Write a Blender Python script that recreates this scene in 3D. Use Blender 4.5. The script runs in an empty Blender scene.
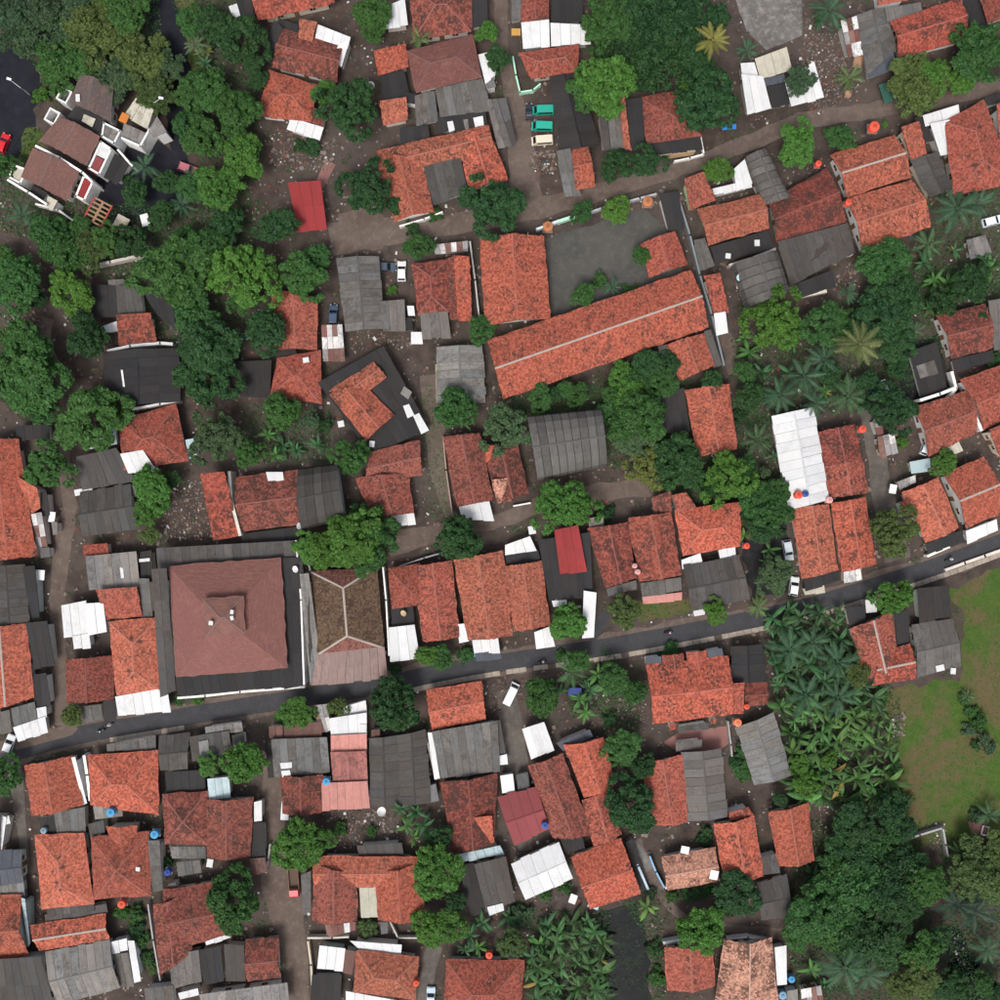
import bpy, math, random
import numpy as np
from mathutils import Vector, Matrix

# ------------------------------------------------------------------ camera, sky, sun, exposure
scene = bpy.context.scene
COL = scene.collection
H = 205.0            # flying height of the drone, metres
PX = 5.0             # photograph pixels per metre on the ground
cam_d = bpy.data.cameras.new('camera'); cam = bpy.data.objects.new('camera', cam_d); COL.objects.link(cam)
cam.location = (0, 0, H); cam.rotation_euler = (0, 0, 0)
cam_d.sensor_fit = 'HORIZONTAL'; cam_d.angle = 2*math.atan(100.0/H)
cam_d.clip_start = 1.0; cam_d.clip_end = 6000
scene.camera = cam

SUN_EL, SUN_AZ = math.radians(62), math.radians(200)     # high soft sun behind cloud
world = bpy.data.worlds.new('World'); scene.world = world; world.use_nodes = True
wn = world.node_tree.nodes; wl = world.node_tree.links
wn.clear()
w_out = wn.new('ShaderNodeOutputWorld'); w_bg = wn.new('ShaderNodeBackground')
w_sky = wn.new('ShaderNodeTexSky'); w_sky.sky_type = 'NISHITA'; w_sky.sun_disc = False
w_sky.sun_elevation = SUN_EL; w_sky.sun_rotation = SUN_AZ
w_sky.air_density = 1.0; w_sky.dust_density = 6.0; w_sky.ozone_density = 1.0
w_hs = wn.new('ShaderNodeHueSaturation'); w_hs.inputs['Saturation'].default_value = 0.6   # grey overcast
wl.new(w_sky.outputs[0], w_hs.inputs['Color']); wl.new(w_hs.outputs[0], w_bg.inputs['Color'])
w_bg.inputs['Strength'].default_value = 0.12
wl.new(w_bg.outputs[0], w_out.inputs['Surface'])
sun_d = bpy.data.lights.new('sun', 'SUN'); sun = bpy.data.objects.new('sun', sun_d); COL.objects.link(sun)
sun_d.energy = 1.4; sun_d.angle = math.radians(18); sun_d.color = (1.0, 0.975, 0.94)
_d = Vector((math.sin(SUN_AZ)*math.cos(SUN_EL), math.cos(SUN_AZ)*math.cos(SUN_EL), math.sin(SUN_EL)))
sun.rotation_euler = _d.to_track_quat('Z', 'Y').to_euler()
vs = scene.view_settings
vs.view_transform = 'Standard'; vs.look = 'None'; vs.gamma = 1.0; vs.use_curve_mapping = False
vs.exposure = 0.36
scene.render.engine = 'CYCLES'
scene.cycles.max_bounces = 5; scene.cycles.diffuse_bounces = 3; scene.cycles.transparent_max_bounces = 4
scene.cycles.use_denoising = True

rnd = random.Random(7)

# ------------------------------------------------------------------ helpers
def U(px, py, z=0.0):
    """photograph pixel -> point at height z"""
    s = (H - z)/H/PX
    return Vector(((px-500)*s, (500-py)*s, z))

class MB:
    def __init__(s): s.v = []; s.f = []; s.uv = []
    def face(s, pts, uvs=None):
        i = len(s.v); s.v.extend(tuple(p) for p in pts); s.f.append(tuple(range(i, i+len(pts))))
        s.uv.append(uvs or [(0, 0)]*len(pts))
    def box(s, c, size, rz=0.0, taper=1.0, M=None):
        x, y, z = size[0]/2, size[1]/2, size[2]/2
        ca, sa = math.cos(rz), math.sin(rz)
        P = []
        for k in (-1, 1):
            t = taper if k > 0 else 1.0
            for (a, b) in ((-1, -1), (1, -1), (1, 1), (-1, 1)):
                px, py = a*x*t, b*y*t
                q = Vector((c[0]+px*ca-py*sa, c[1]+px*sa+py*ca, c[2]+k*z))
                P.append(M @ q if M else q)
        for f in ((3, 2, 1, 0), (4, 5, 6, 7), (0, 1, 5, 4), (1, 2, 6, 5), (2, 3, 7, 6), (3, 0, 4, 7)):
            s.face([P[i] for i in f], [(0, 0), (1, 0), (1, 1), (0, 1)])
    def prism(s, poly, z0, z1):
        n = len(poly)
        a = [Vector((p[0], p[1], z0)) for p in poly]; b = [Vector((p[0], p[1], z1)) for p in poly]
        s.face(b); s.face(a[::-1])
        for i in range(n):
            j = (i+1) % n; s.face([a[i], a[j], b[j], b[i]])
    def tube(s, pts, rad, n=6, cap=True):
        rings = []
        for i, p in enumerate(pts):
            p = Vector(p); d = (Vector(pts[min(i+1, len(pts)-1)]) - Vector(pts[max(i-1, 0)])).normalized()
            a = d.orthogonal().normalized(); b = d.cross(a)
            r = rad[i] if isinstance(rad, (list, tuple)) else rad
            rings.append([p + a*(r*math.cos(2*math.pi*k/n)) + b*(r*math.sin(2*math.pi*k/n)) for k in range(n)])
        for i in range(len(rings)-1):
            for k in range(n):
                s.face([rings[i][k], rings[i][(k+1) % n], rings[i+1][(k+1) % n], rings[i+1][k]])
        if cap: s.face(rings[-1]); s.face(rings[0][::-1])
    def lathe(s, prof, n=16, c=(0, 0, 0)):
        rings = [[Vector((c[0]+r*math.cos(2*math.pi*k/n), c[1]+r*math.sin(2*math.pi*k/n), c[2]+z)) for k in range(n)] for r, z in prof]
        for i in range(len(rings)-1):
            for k in range(n):
                s.face([rings[i][k], rings[i][(k+1) % n], rings[i+1][(k+1) % n], rings[i+1][k]])
        s.face(rings[-1]); s.face(rings[0][::-1])
    def mesh(s, name, mat):
        m = bpy.data.meshes.new(name)
        m.from_pydata(s.v, [], s.f)
        l = m.uv_layers.new(name='UVMap')
        flat = np.array([c for u in s.uv for p in u for c in p], dtype=np.float32)
        l.data.foreach_set('uv', flat)
        if mat: m.materials.append(mat)
        m.update()
        return m
    def build(s, name, mat, parent=None, color=None, loc=None):
        return link(name, s.mesh(name, mat), parent, color, loc)

def link(name, mesh, parent=None, color=None, loc=None):
    o = bpy.data.objects.new(name, mesh); COL.objects.link(o)
    if parent is not None: o.parent = parent
    if color is not None: o.color = tuple(color) if len(color) == 4 else tuple(color)+(0.5,)
    if loc is not None: o.location = loc
    return o

def thing(name, label, cat, loc=(0, 0, 0), rz=0.0, group=None):
    o = bpy.data.objects.new(name, None); COL.objects.link(o)
    o.empty_display_size = 0.5
    o.location = loc; o.rotation_euler = (0, 0, rz); tag(o, label, cat, group); return o
def tag(o, label=None, cat=None, group=None, kind=None):
    if label: o['label'] = label
    if cat: o['category'] = cat
    if group: o['group'] = group
    if kind: o['kind'] = kind
    return o
def pts(s): return [tuple(float(c) for c in p.split(',')) for p in s.split()]
def inside(x, y, poly):
    r = False; j = len(poly)-1
    for i in range(len(poly)):
        xi, yi = poly[i]; xj, yj = poly[j]
        if (yi > y) != (yj > y) and x < (xj-xi)*(y-yi)/(yj-yi)+xi: r = not r
        j = i
    return r

# ------------------------------------------------------------------ materials
class NT:
    def __init__(s, name):
        s.m = bpy.data.materials.new(name); s.m.use_nodes = True
        s.t = s.m.node_tree; s.t.nodes.clear()
        s.out = s.t.nodes.new('ShaderNodeOutputMaterial')
    def n(s, kind, **kw):
        o = s.t.nodes.new('ShaderNode'+kind)
        for k, v in kw.items():
            if k.startswith('i_'):
                key = k[2:]; key = int(key) if key.isdigit() else key.replace('_', ' ')
                o.inputs[key].default_value = v
            else: setattr(o, k, v)
        return o
    def l(s, a, b): s.t.links.new(a, b)
    def math(s, op, a, b=None, c=None, clamp=False):
        o = s.n('Math', operation=op, use_clamp=clamp)
        for i, x in enumerate((a, b, c)):
            if x is None: continue
            if isinstance(x, (int, float)): o.inputs[i].default_value = x
            else: s.l(x, o.inputs[i])
        return o.outputs[0]
    def mix(s, f, a, b, mode='MIX'):
        o = s.n('Mix', data_type='RGBA', blend_type=mode)
        for key, x in ((0, f), (6, a), (7, b)):
            if isinstance(x, (int, float)): o.inputs[key].default_value = x
            elif isinstance(x, tuple): o.inputs[key].default_value = x if len(x) == 4 else x+(1,)
            else: s.l(x, o.inputs[key])
        return o.outputs[2]
    def scale(s, col, val):      # colour * scalar
        o = s.n('VectorMath', operation='SCALE'); s.l(col, o.inputs[0])
        if isinstance(val, (int, float)): o.inputs[3].default_value = val
        else: s.l(val, o.inputs[3])
        return o.outputs[0]
    def noise(s, vec, scale, detail=4, rough=0.6, dist=0.0):
        o = s.n('TexNoise', i_Scale=scale, i_Detail=detail, i_Roughness=rough, i_Distortion=dist)
        if vec is not None: s.l(vec, o.inputs['Vector'])
        return o.outputs[0]
    def ramp(s, f, lo, hi):
        o = s.n('MapRange', clamp=True); s.l(f, o.inputs[0]); o.inputs[1].default_value = lo; o.inputs[2].default_value = hi
        return o.outputs[0]
    def bsdf(s, col, rough=0.85, spec=0.2, bump=None, bstr=0.5, bdist=0.05, metal=0.0):
        b = s.n('BsdfPrincipled'); b.inputs['Roughness'].default_value = rough
        b.inputs['Specular IOR Level'].default_value = spec; b.inputs['Metallic'].default_value = metal
        if isinstance(col, tuple): b.inputs['Base Color'].default_value = col if len(col) == 4 else col+(1,)
        else: s.l(col, b.inputs['Base Color'])
        if bump is not None:
            bn = s.n('Bump', i_Strength=bstr, i_Distance=bdist); s.l(bump, bn.inputs['Height']); s.l(bn.outputs[0], b.inputs['Normal'])
        s.l(b.outputs[0], s.out.inputs['Surface']); return b
    def uvoff(s):                # UV in metres plus a per-object offset
        uv = s.n('UVMap'); oi = s.n('ObjectInfo')
        c = s.n('CombineXYZ'); s.l(s.math('MULTIPLY', oi.outputs['Random'], 97.0), c.inputs[0]); s.l(s.math('MULTIPLY', oi.outputs['Random'], 61.0), c.inputs[1])
        s.l(s.math('MULTIPLY', oi.outputs['Random'], 33.0), c.inputs[2])
        a = s.n('VectorMath', operation='ADD'); s.l(uv.outputs[0], a.inputs[0]); s.l(c.outputs[0], a.inputs[1])
        return uv.outputs[0], a.outputs[0], oi

M = {}
def m_tile(name, cellw, cellh, grain, moss):
    t = NT(name); uv, uvo, oi = t.uvoff()
    mp = t.n('Mapping'); mp.inputs['Scale'].default_value = (1/cellw, 1/cellh, 1); t.l(uvo, mp.inputs[0])
    vo = t.n('TexVoronoi', i_Scale=1.0, i_Randomness=0.35); t.l(mp.outputs[0], vo.inputs['Vector'])
    sp = t.n('SeparateColor'); t.l(vo.outputs['Color'], sp.inputs[0])
    cell = sp.outputs[0]; cell2 = sp.outputs[1]
    big = t.noise(uvo, 0.35, 5, 0.65, 0.6); mid = t.noise(uvo, 1.3, 5, 0.7)
    base = oi.outputs['Color']
    spk = t.noise(uvo, 3.4, 3, 0.8)
    br = t.math('ADD', t.math('MULTIPLY', cell, grain), 1.0-grain*0.55)
    br = t.math('MULTIPLY', br, t.math('ADD', 1.0-0.8*grain, t.math('MULTIPLY', spk, 1.6*grain)))
    col = t.scale(base, br)
    # some tiles are fresher, more orange or bleached
    col = t.mix(t.math('MULTIPLY', t.ramp(cell2, 0.72, 0.95), 0.32), col, t.mix(0.5, base, (0.48, 0.21, 0.14)))
    # broad bleaching
    col = t.mix(t.math('MULTIPLY', t.ramp(big, 0.5, 0.75), 0.22), col, (0.46, 0.22, 0.16))
    # dark algae, per tile and in patches, amount from the object's alpha
    pat = t.math('ADD', t.math('MULTIPLY', mid, 0.45), t.math('ADD', t.math('MULTIPLY', cell2, 0.25), t.math('MULTIPLY', spk, 0.30)))
    pat = t.math('ADD', pat, t.math('MULTIPLY', t.math('SUBTRACT', big, 0.5), 1.15))
    ms = t.n('Mapping'); ms.inputs['Scale'].default_value = (1.5, 0.14, 1); t.l(uvo, ms.inputs[0])
    stk = t.noise(ms.outputs[0], 1.0, 4, 0.7)
    pat = t.math('ADD', pat, t.math('MULTIPLY', t.math('SUBTRACT', stk, 0.5), 0.3))
    thr = t.math('SUBTRACT', 0.72, t.math('MULTIPLY', oi.outputs['Alpha'], 0.30))
    st = t.math('MULTIPLY', t.math('SUBTRACT', pat, thr), 6.0, clamp=True)
    dark = t.mix(0.75, t.scale(base, 0.25), (0.045, 0.032, 0.028))
    col = t.mix(t.math('MULTIPLY', st, moss), col, dark)
    t.bsdf(col, 0.9, 0.15, cell, 0.5, 0.06)
    M[name] = t.m
m_tile('roof_tile', 0.32, 0.38, 0.8, 0.85)
m_tile('roof_shingle', 0.30, 0.20, 0.10, 0.10)

t = NT('corrugated_sheet'); uv, uvo, oi = t.uvoff()
wv = t.n('TexWave', wave_type='BANDS', bands_direction='X', i_Scale=2.0, i_Distortion=0.0); t.l(uv, wv.inputs['Vector'])
mp = t.n('Mapping'); mp.inputs['Scale'].default_value = (2.4, 0.22, 1); t.l(uvo, mp.inputs[0])
streak = t.noise(mp.outputs[0], 1.2, 5, 0.7); spots = t.math('ADD', t.math('MULTIPLY', t.noise(uvo, 0.5, 5, 0.7, 0.5), 0.6), t.math('MULTIPLY', t.noise(uvo, 2.5, 3, 0.7), 0.4))
sa = t.math('MULTIPLY', oi.outputs['Alpha'], 1.8, clamp=True)
col = t.scale(oi.outputs['Color'], t.math('ADD', 1.0, t.math('MULTIPLY', sa, t.math('SUBTRACT', t.math('MULTIPLY', streak, 1.1), 0.55))))
col = t.mix(t.math('MULTIPLY', t.math('MULTIPLY', t.ramp(spots, 0.46, 0.62), oi.outputs['Alpha']), 0.85), col, t.mix(0.6, t.scale(oi.outputs['Color'], 0.35), (0.06, 0.045, 0.035)))
t.bsdf(col, 0.75, 0.25, wv.outputs[0], 0.25, 0.04); M['sheet'] = t.m

t = NT('painted_metal'); uv, uvo, oi = t.uvoff()
ns = t.noise(uvo, 1.6, 4, 0.6)
col = t.scale(oi.outputs['Color'], t.math('ADD', 0.86, t.math('MULTIPLY', ns, 0.26)))
t.bsdf(col, 0.4, 0.4); M['paint'] = t.m

t = NT('plaster'); oi = t.n('ObjectInfo'); tc = t.n('TexCoord')
ns = t.noise(tc.outputs['Object'], 0.6, 6, 0.7); n2 = t.noise(tc.outputs['Object'], 4.0, 3, 0.7)
col = t.scale(oi.outputs['Color'], t.math('ADD', 0.6, t.math('MULTIPLY', ns, 0.7)))
col = t.mix(t.math('MULTIPLY', t.ramp(n2, 0.55, 0.8), 0.5), col, (0.12, 0.105, 0.09))
t.bsdf(col, 0.9, 0.15, n2, 0.3, 0.02); M['plaster'] = t.m

t = NT('plain'); oi = t.n('ObjectInfo'); tc = t.n('TexCoord')
ns = t.noise(tc.outputs['Object'], 2.5, 4, 0.65)
col = t.scale(oi.outputs['Color'], t.math('ADD', 0.75, t.math('MULTIPLY', ns, 0.45)))
t.bsdf(col, 0.65, 0.3); M['plain'] = t.m

t = NT('glass_dark'); t.bsdf((0.012, 0.015, 0.02), 0.08, 0.6); M['glass'] = t.m
t = NT('rubber'); t.bsdf((0.015, 0.015, 0.015), 0.8, 0.2); M['rubber'] = t.m

def m_leaf(name, var):
    t = NT(name); oi = t.n('ObjectInfo'); g = t.n('NewGeometry'); tc = t.n('TexCoord')
    ns = t.noise(tc.outputs['Object'], 3.0, 3, 0.6)
    f = t.math('ADD', t.math('MULTIPLY', g.outputs['Random Per Island'], var), t.math('MULTIPLY', ns, 0.7))
    col = t.scale(oi.outputs['Color'], t.math('ADD', f, 0.62-var*0.5+0.03))
    col = t.mix(t.math('MULTIPLY', t.ramp(ns, 0.5, 0.72), 0.35), col, t.mix(0.5, oi.outputs['Color'], (0.085, 0.185, 0.04)))
    b = t.bsdf(col, 0.6, 0.25)
    tr = t.n('BsdfTranslucent'); t.l(col, tr.inputs[0])
    mx = t.n('MixShader'); mx.inputs[0].default_value = 0.12
    t.l(b.outputs[0], mx.inputs[1]); t.l(tr.outputs[0], mx.inputs[2]); t.l(mx.outputs[0], t.out.inputs['Surface'])
    M[name] = t.m
m_leaf('leaf', 0.75); m_leaf('big_leaf', 0.2)
t = NT('bark'); tc = t.n('TexCoord'); ns = t.noise(tc.outputs['Object'], 6, 4, 0.7)
t.bsdf(t.mix(ns, (0.05, 0.04, 0.03), (0.16, 0.13, 0.10)), 0.9, 0.1, ns, 0.6, 0.03); M['bark'] = t.m
t = NT('wood'); oi = t.n('ObjectInfo'); tc = t.n('TexCoord'); ns = t.noise(tc.outputs['Object'], 5, 4, 0.7)
t.bsdf(t.scale(oi.outputs['Color'], t.math('ADD', 0.6, ns)), 0.85, 0.15); M['wood'] = t.m

def P3(t):
    return t.n('NewGeometry').outputs['Position']
# bare earth of yards and lanes
t = NT('earth'); p = P3(t)
a = t.noise(p, 0.05, 6, 0.6, 0.4); b = t.noise(p, 0.35, 6, 0.7); c = t.noise(p, 2.2, 4, 0.75); d = t.noise(p, 0.9, 5, 0.7, 0.5)
col = t.mix(t.ramp(a, 0.35, 0.65), (0.0513, 0.0378, 0.0330), (0.0821, 0.0662, 0.0587))
col = t.mix(t.math('MULTIPLY', t.ramp(b, 0.45, 0.7), 0.7), col, (0.1091, 0.0810, 0.0673))
col = t.mix(t.math('MULTIPLY', t.ramp(b, 0.46, 0.25), 0.8), col, (0.0333, 0.0257, 0.0244))
col = t.mix(t.math('MULTIPLY', t.ramp(d, 0.56, 0.72), 0.7), col, (0.0410, 0.0594, 0.0258))
col = t.mix(t.math('MULTIPLY', t.ramp(c, 0.66, 0.78), 0.5), col, (0.1924, 0.1688, 0.1503))
t.bsdf(col, 0.95, 0.1, c, 0.6, 0.05); M['earth'] = t.m
def m_track(name, c0, c1, c2, spk):
    t = NT(name); p = P3(t)
    a = t.noise(p, 0.12, 6, 0.65, 0.5); b = t.noise(p, 0.7, 6, 0.7); c = t.noise(p, 3.5, 3, 0.7)
    col = t.mix(t.ramp(a, 0.35, 0.65), c0, c1)
    col = t.mix(t.math('MULTIPLY', t.ramp(b, 0.48, 0.72), 0.7), col, c2)
    col = t.mix(t.math('MULTIPLY', t.ramp(c, 0.62, 0.75), spk), col, t.mix(0.5, c2, (0.3, 0.27, 0.24)))
    t.bsdf(col, 0.92, 0.15, c, 0.5, 0.03); M[name] = t.m
m_track('dirt_track', (0.0937, 0.0696, 0.0582), (0.1363, 0.1065, 0.0895), (0.1917, 0.1534, 0.1278), 0.35)
m_track('worn_concrete', (0.0840, 0.0728, 0.0644), (0.1260, 0.1120, 0.0980), (0.1820, 0.1610, 0.1400), 0.3)
m_track('pale_concrete', (0.1013, 0.0985, 0.0945), (0.1620, 0.1566, 0.1485), (0.3645, 0.3240, 0.2903), 0.5)
m_track('asphalt', (0.0429, 0.0429, 0.0481), (0.0546, 0.0546, 0.0598), (0.0715, 0.0702, 0.0728), 0.3)
m_track('dark_asphalt', (0.012, 0.013, 0.018), (0.018, 0.019, 0.026), (0.026, 0.027, 0.034), 0.1)
m_track('kerb_stone', (0.25, 0.21, 0.17), (0.34, 0.29, 0.24), (0.42, 0.37, 0.31), 0.4)
m_track('yard_dark', (0.016, 0.016, 0.018), (0.026, 0.026, 0.027), (0.045, 0.043, 0.042), 0.3)
m_track('pink_paving', (0.20, 0.095, 0.085), (0.28, 0.14, 0.125), (0.17, 0.12, 0.10), 0.3)
m_track('court', (0.0650, 0.0650, 0.0611), (0.0884, 0.0858, 0.0780), (0.1196, 0.1144, 0.1014), 0.2)
t = NT('field_grass'); p = P3(t)
a = t.noise(p, 0.07, 5, 0.6, 0.8); b = t.noise(p, 0.5, 6, 0.7); c = t.noise(p, 3.0, 4, 0.75)
col = t.mix(t.ramp(b, 0.3, 0.7), (0.040, 0.086, 0.016), (0.074, 0.120, 0.026))
br = t.math('MULTIPLY', t.ramp(t.math('ADD', t.math('MULTIPLY', a, 0.7), t.math('MULTIPLY', b, 0.3)), 0.45, 0.56), 0.8)
col = t.mix(br, col, (0.125, 0.082, 0.050))
col = t.mix(t.math('MULTIPLY', t.ramp(c, 0.6, 0.8), 0.5), col, (0.17, 0.16, 0.08))
t.bsdf(col, 0.95, 0.1, c, 0.8, 0.08); M['field_grass'] = t.m
t = NT('pond_water'); p = P3(t)
b = t.noise(p, 0.35, 6, 0.75); c = t.noise(p, 1.8, 3, 0.7)
col = t.mix(t.ramp(b, 0.5, 0.62), (0.005, 0.006, 0.009), (0.010, 0.020, 0.010))
t.bsdf(col, 0.06, 0.12, c, 0.1, 0.02); M['pond'] = t.m
t = NT('litter'); g = t.n('NewGeometry'); cr = t.n('ValToRGB'); t.l(g.outputs['Random Per Island'], cr.inputs[0])
e = cr.color_ramp.elements; cr.color_ramp.interpolation = 'CONSTANT'
e[0].position = 0; e[0].color = (0.10, 0.08, 0.065, 1); e[1].position = 0.3; e[1].color = (0.19, 0.15, 0.12, 1)
for q, cc in ((0.5, (0.05, 0.05, 0.05)), (0.62, (0.2, 0.17, 0.15)), (0.82, (0.13, 0.055, 0.04)), (0.93, (0.5, 0.5, 0.48)), (0.985, (0.05, 0.10, 0.22)), (0.992, (0.28, 0.05, 0.04))):
    x = e.new(q); x.color = cc+(1,)
t.bsdf(cr.outputs[0], 0.8, 0.2); M['litter'] = t.m
# ------------------------------------------------------------------ the setting
def structure(name, mb, mat, **k):
    o = mb.build(name, mat); o['kind'] = 'structure'; return o
m = MB()
m.face([(-2500, -2500, 0), (2500, -2500, 0), (2500, 2500, 0), (-2500, 2500, 0)]); structure('ground', m, M['earth'])

def smooth(pl, step=10.0):
    out = []
    for i in range(len(pl)-1):
        p0 = pl[max(i-1, 0)]; p1 = pl[i]; p2 = pl[i+1]; p3 = pl[min(i+2, len(pl)-1)]
        n = max(1, int(math.hypot(p2[0]-p1[0], p2[1]-p1[1])/step))
        for k in range(n):
            t = k/n
            out.append(tuple(0.5*(2*b+(c-a)*t+(2*a-5*b+4*c-d)*t*t+(3*b-a-3*c+d)*t**3) for a, b, c, d in zip(p0, p1, p2, p3)))
    out.append(pl[-1]); return out
def strip_edges(pl, wid, jit=0.0, step=10.0):
    c = smooth([tuple(p)+((w,) if not isinstance(w, tuple) else w) for p, w in zip(pl, wid)], step)
    L, R = [], []
    for i, q in enumerate(c):
        a = c[max(i-1, 0)]; b = c[min(i+1, len(c)-1)]
        dx, dy = b[0]-a[0], b[1]-a[1]; n = math.hypot(dx, dy) or 1
        nx, ny = -dy/n, dx/n
        h1 = q[2]/2+rnd.uniform(-jit, jit); h2 = q[2]/2+rnd.uniform(-jit, jit)
        L.append((q[0]+nx*h1, q[1]+ny*h1)); R.append((q[0]-nx*h2, q[1]-ny*h2))
    return L, R
STRIPS = []
def strip(name, s, wid, z, mat, jit=0.0, step=10.0):
    pl = pts(s); wid = wid if isinstance(wid, (list, tuple)) else [wid]*len(pl)
    L, R = strip_edges(pl, wid, jit, step); mb = MB()
    for i in range(len(L)-1): mb.face([U(*L[i], z), U(*L[i+1], z), U(*R[i+1], z), U(*R[i], z)])
    STRIPS.append(L+R[::-1])
    return structure(name, mb, M[mat])
def area(name, s, z, mat, jit=2.0, keep=True):
    pl = pts(s); out = []
    for i, a in enumerate(pl):
        b = pl[(i+1) % len(pl)]; n = max(1, int(math.hypot(b[0]-a[0], b[1]-a[1])/8))
        for k in range(n): out.append((a[0]+(b[0]-a[0])*k/n+rnd.uniform(-jit, jit), a[1]+(b[1]-a[1])*k/n+rnd.uniform(-jit, jit)))
    mb = MB(); mb.face([U(x, y, z) for x, y in out][::-1])
    if keep: STRIPS.append(out)
    return structure(name, mb, M[mat])

ROAD = "-20,760 30,748 60,739 100,731 140,725 200,714 300,698 390,684 430,675 500,663 600,648 700,630 800,609 880,585 950,562 1020,536"
strip('road', ROAD, 18, 0.03, 'asphalt', 0.3)
strip('road_shoulder', ROAD, 27, 0.012, 'dirt_track', 2.0)
strip('pavement', "-20,752 30,741 70,730 76,726", [12, 12, 10, 6], 0.038, 'dirt_track', 0.8)
# kerb of separate stones along the lower edge of the road
L_, R_ = strip_edges(pts("110,740 200,725 300,709 390,695 430,686 500,673 600,659 700,641 800,620 880,596 950,573 1020,547"), [5.0]*12, 0, 7.0)
kerb = MB()
for i in range(len(L_)-1):
    if 10 < i < 38 or rnd.random() < 0.06: continue
    a, b, c, d = U(*L_[i]), U(*L_[i+1]), U(*R_[i+1]), U(*R_[i])
    mid = (a+b+c+d)/4; q = [mid+(x-mid)*0.95 for x in (a, b, c, d)]; h = 0.13+rnd.uniform(-.02, .02)
    kerb.prism([(x.x, x.y) for x in q[::-1]], 0.0, h)
o = structure('kerb', kerb, M['kerb_stone'])
for i, (nm, s, w, z, mt) in enumerate([
    ('path', "48,318 44,345 62,380 68,420 64,470 70,505 62,550 57,600 60,660 64,725", [14, 13, 12, 12, 12, 14, 16, 15, 14, 18], .016, 'dirt_track'),
    ('path', "500,-10 504,60 514,100 522,150 526,205", [14, 13, 18, 26, 34], .02, 'dirt_track'),
    ('path', "330,240 380,232 440,226 520,212 600,192 680,168 740,146 800,122 860,112 930,100 1020,82", [34, 28, 20, 22, 18, 16, 16, 18, 16, 16, 16], .016, 'dirt_track'),
    ('path', "388,545 440,532 500,520 545,504 600,492 670,486", [26, 16, 15, 17, 18, 18], .016, 'dirt_track'),
    ('path', "430,375 434,420 440,480 452,520", [22, 20, 16, 12], .02, 'dirt_track'),
    ('path', "866,405 876,450 884,500 898,560", [14, 18, 22, 26], .016, 'worn_concrete'),
    ('path', "290,712 276,760 272,810 276,860 284,900 294,950 298,1010", [30, 22, 22, 34, 36, 26, 24], .016, 'dirt_track'),
    ('path', "505,690 514,740 520,790 526,850", [18, 22, 20, 14], .02, 'worn_concrete'),
    ('path', "636,840 650,872 664,898 690,920 740,930 800,935", [10, 11, 9, 8, 10, 12], .016, 'dirt_track'),
    ('path', "716,320 730,345 734,375", [10, 14, 12], .016, 'dirt_track'),
    ('path', "424,1010 430,960 436,945", [14, 16, 16], .016, 'worn_concrete'),
    ('path', "590,640 602,622 606,612", [10, 10, 10], .04, 'asphalt'),
    ('path', "650,870 638,850 628,838", [8, 8, 8], .022, 'pale_concrete'),
    ('path', "22,985 20,900 24,850 18,800 14,765", [8, 9, 9, 12, 14], .016, 'worn_concrete'),
]): strip(nm, s, w, z, mt, 1.2)
area('school_yard', "546,238 600,222 646,208 664,226 690,290 600,310 552,322", .024, 'court')
area('forecourt', "340,216 372,205 395,228 380,250 335,250", .024, 'dirt_track')
area('pale_slab', "730,-15 802,-15 802,36 766,50 746,30", .024, 'pale_concrete', .5)
area('paved_yard', "902,345 938,335 954,400 926,402 910,410 898,385", .024, 'yard_dark')
area('paved_yard', "740,540 772,545 780,590 752,600", .024, 'yard_dark')
area('paved_yard', "783,508 796,590 770,596 772,540", .028, 'yard_dark')
area('terrace', "664,742 680,732 728,726 728,744 720,750 682,754", .028, 'pink_paving', 0.6)
area('terrace', "322,190 336,165 326,160 316,182", .024, 'pink_paving', 0.6)
area('asphalt_lot', "-20,36 18,44 40,66 44,92 34,110 36,126 24,150 2,178 -20,182", .02, 'dark_asphalt')
area('estate_road', "142,-20 178,-20 188,40 198,95 184,150 200,196 160,206 172,150 160,96 150,40", .02, 'dark_asphalt')
area('paved_yard', "104,150 122,140 150,136 172,150 166,204 132,226 100,222 92,190", .016, 'dark_asphalt')
area('grass_verge', "26,128 38,128 52,140 30,152 22,168 14,176 20,150", .024, 'field_grass')
area('grass_verge', "170,-20 190,-20 206,60 206,110 196,95 186,40", .026, 'field_grass')
area('lawn', "946,592 1020,560 1020,830 960,842 905,850 896,800 884,700 884,688 962,680 962,612", .02, 'field_grass', 4)
area('lawn', "636,602 690,600 692,612 640,622", .02, 'field_grass', 1.5)
area('grass_patch', "948,824 968,818 972,848 950,856", .03, 'field_grass', 1)
area('pond', "598,914 636,902 648,940 652,1020 598,1020", .03, 'pond', 2)
area('stream', "944,925 962,930 978,965 990,1020 952,1020 948,960", .03, 'pond', 3)

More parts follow.
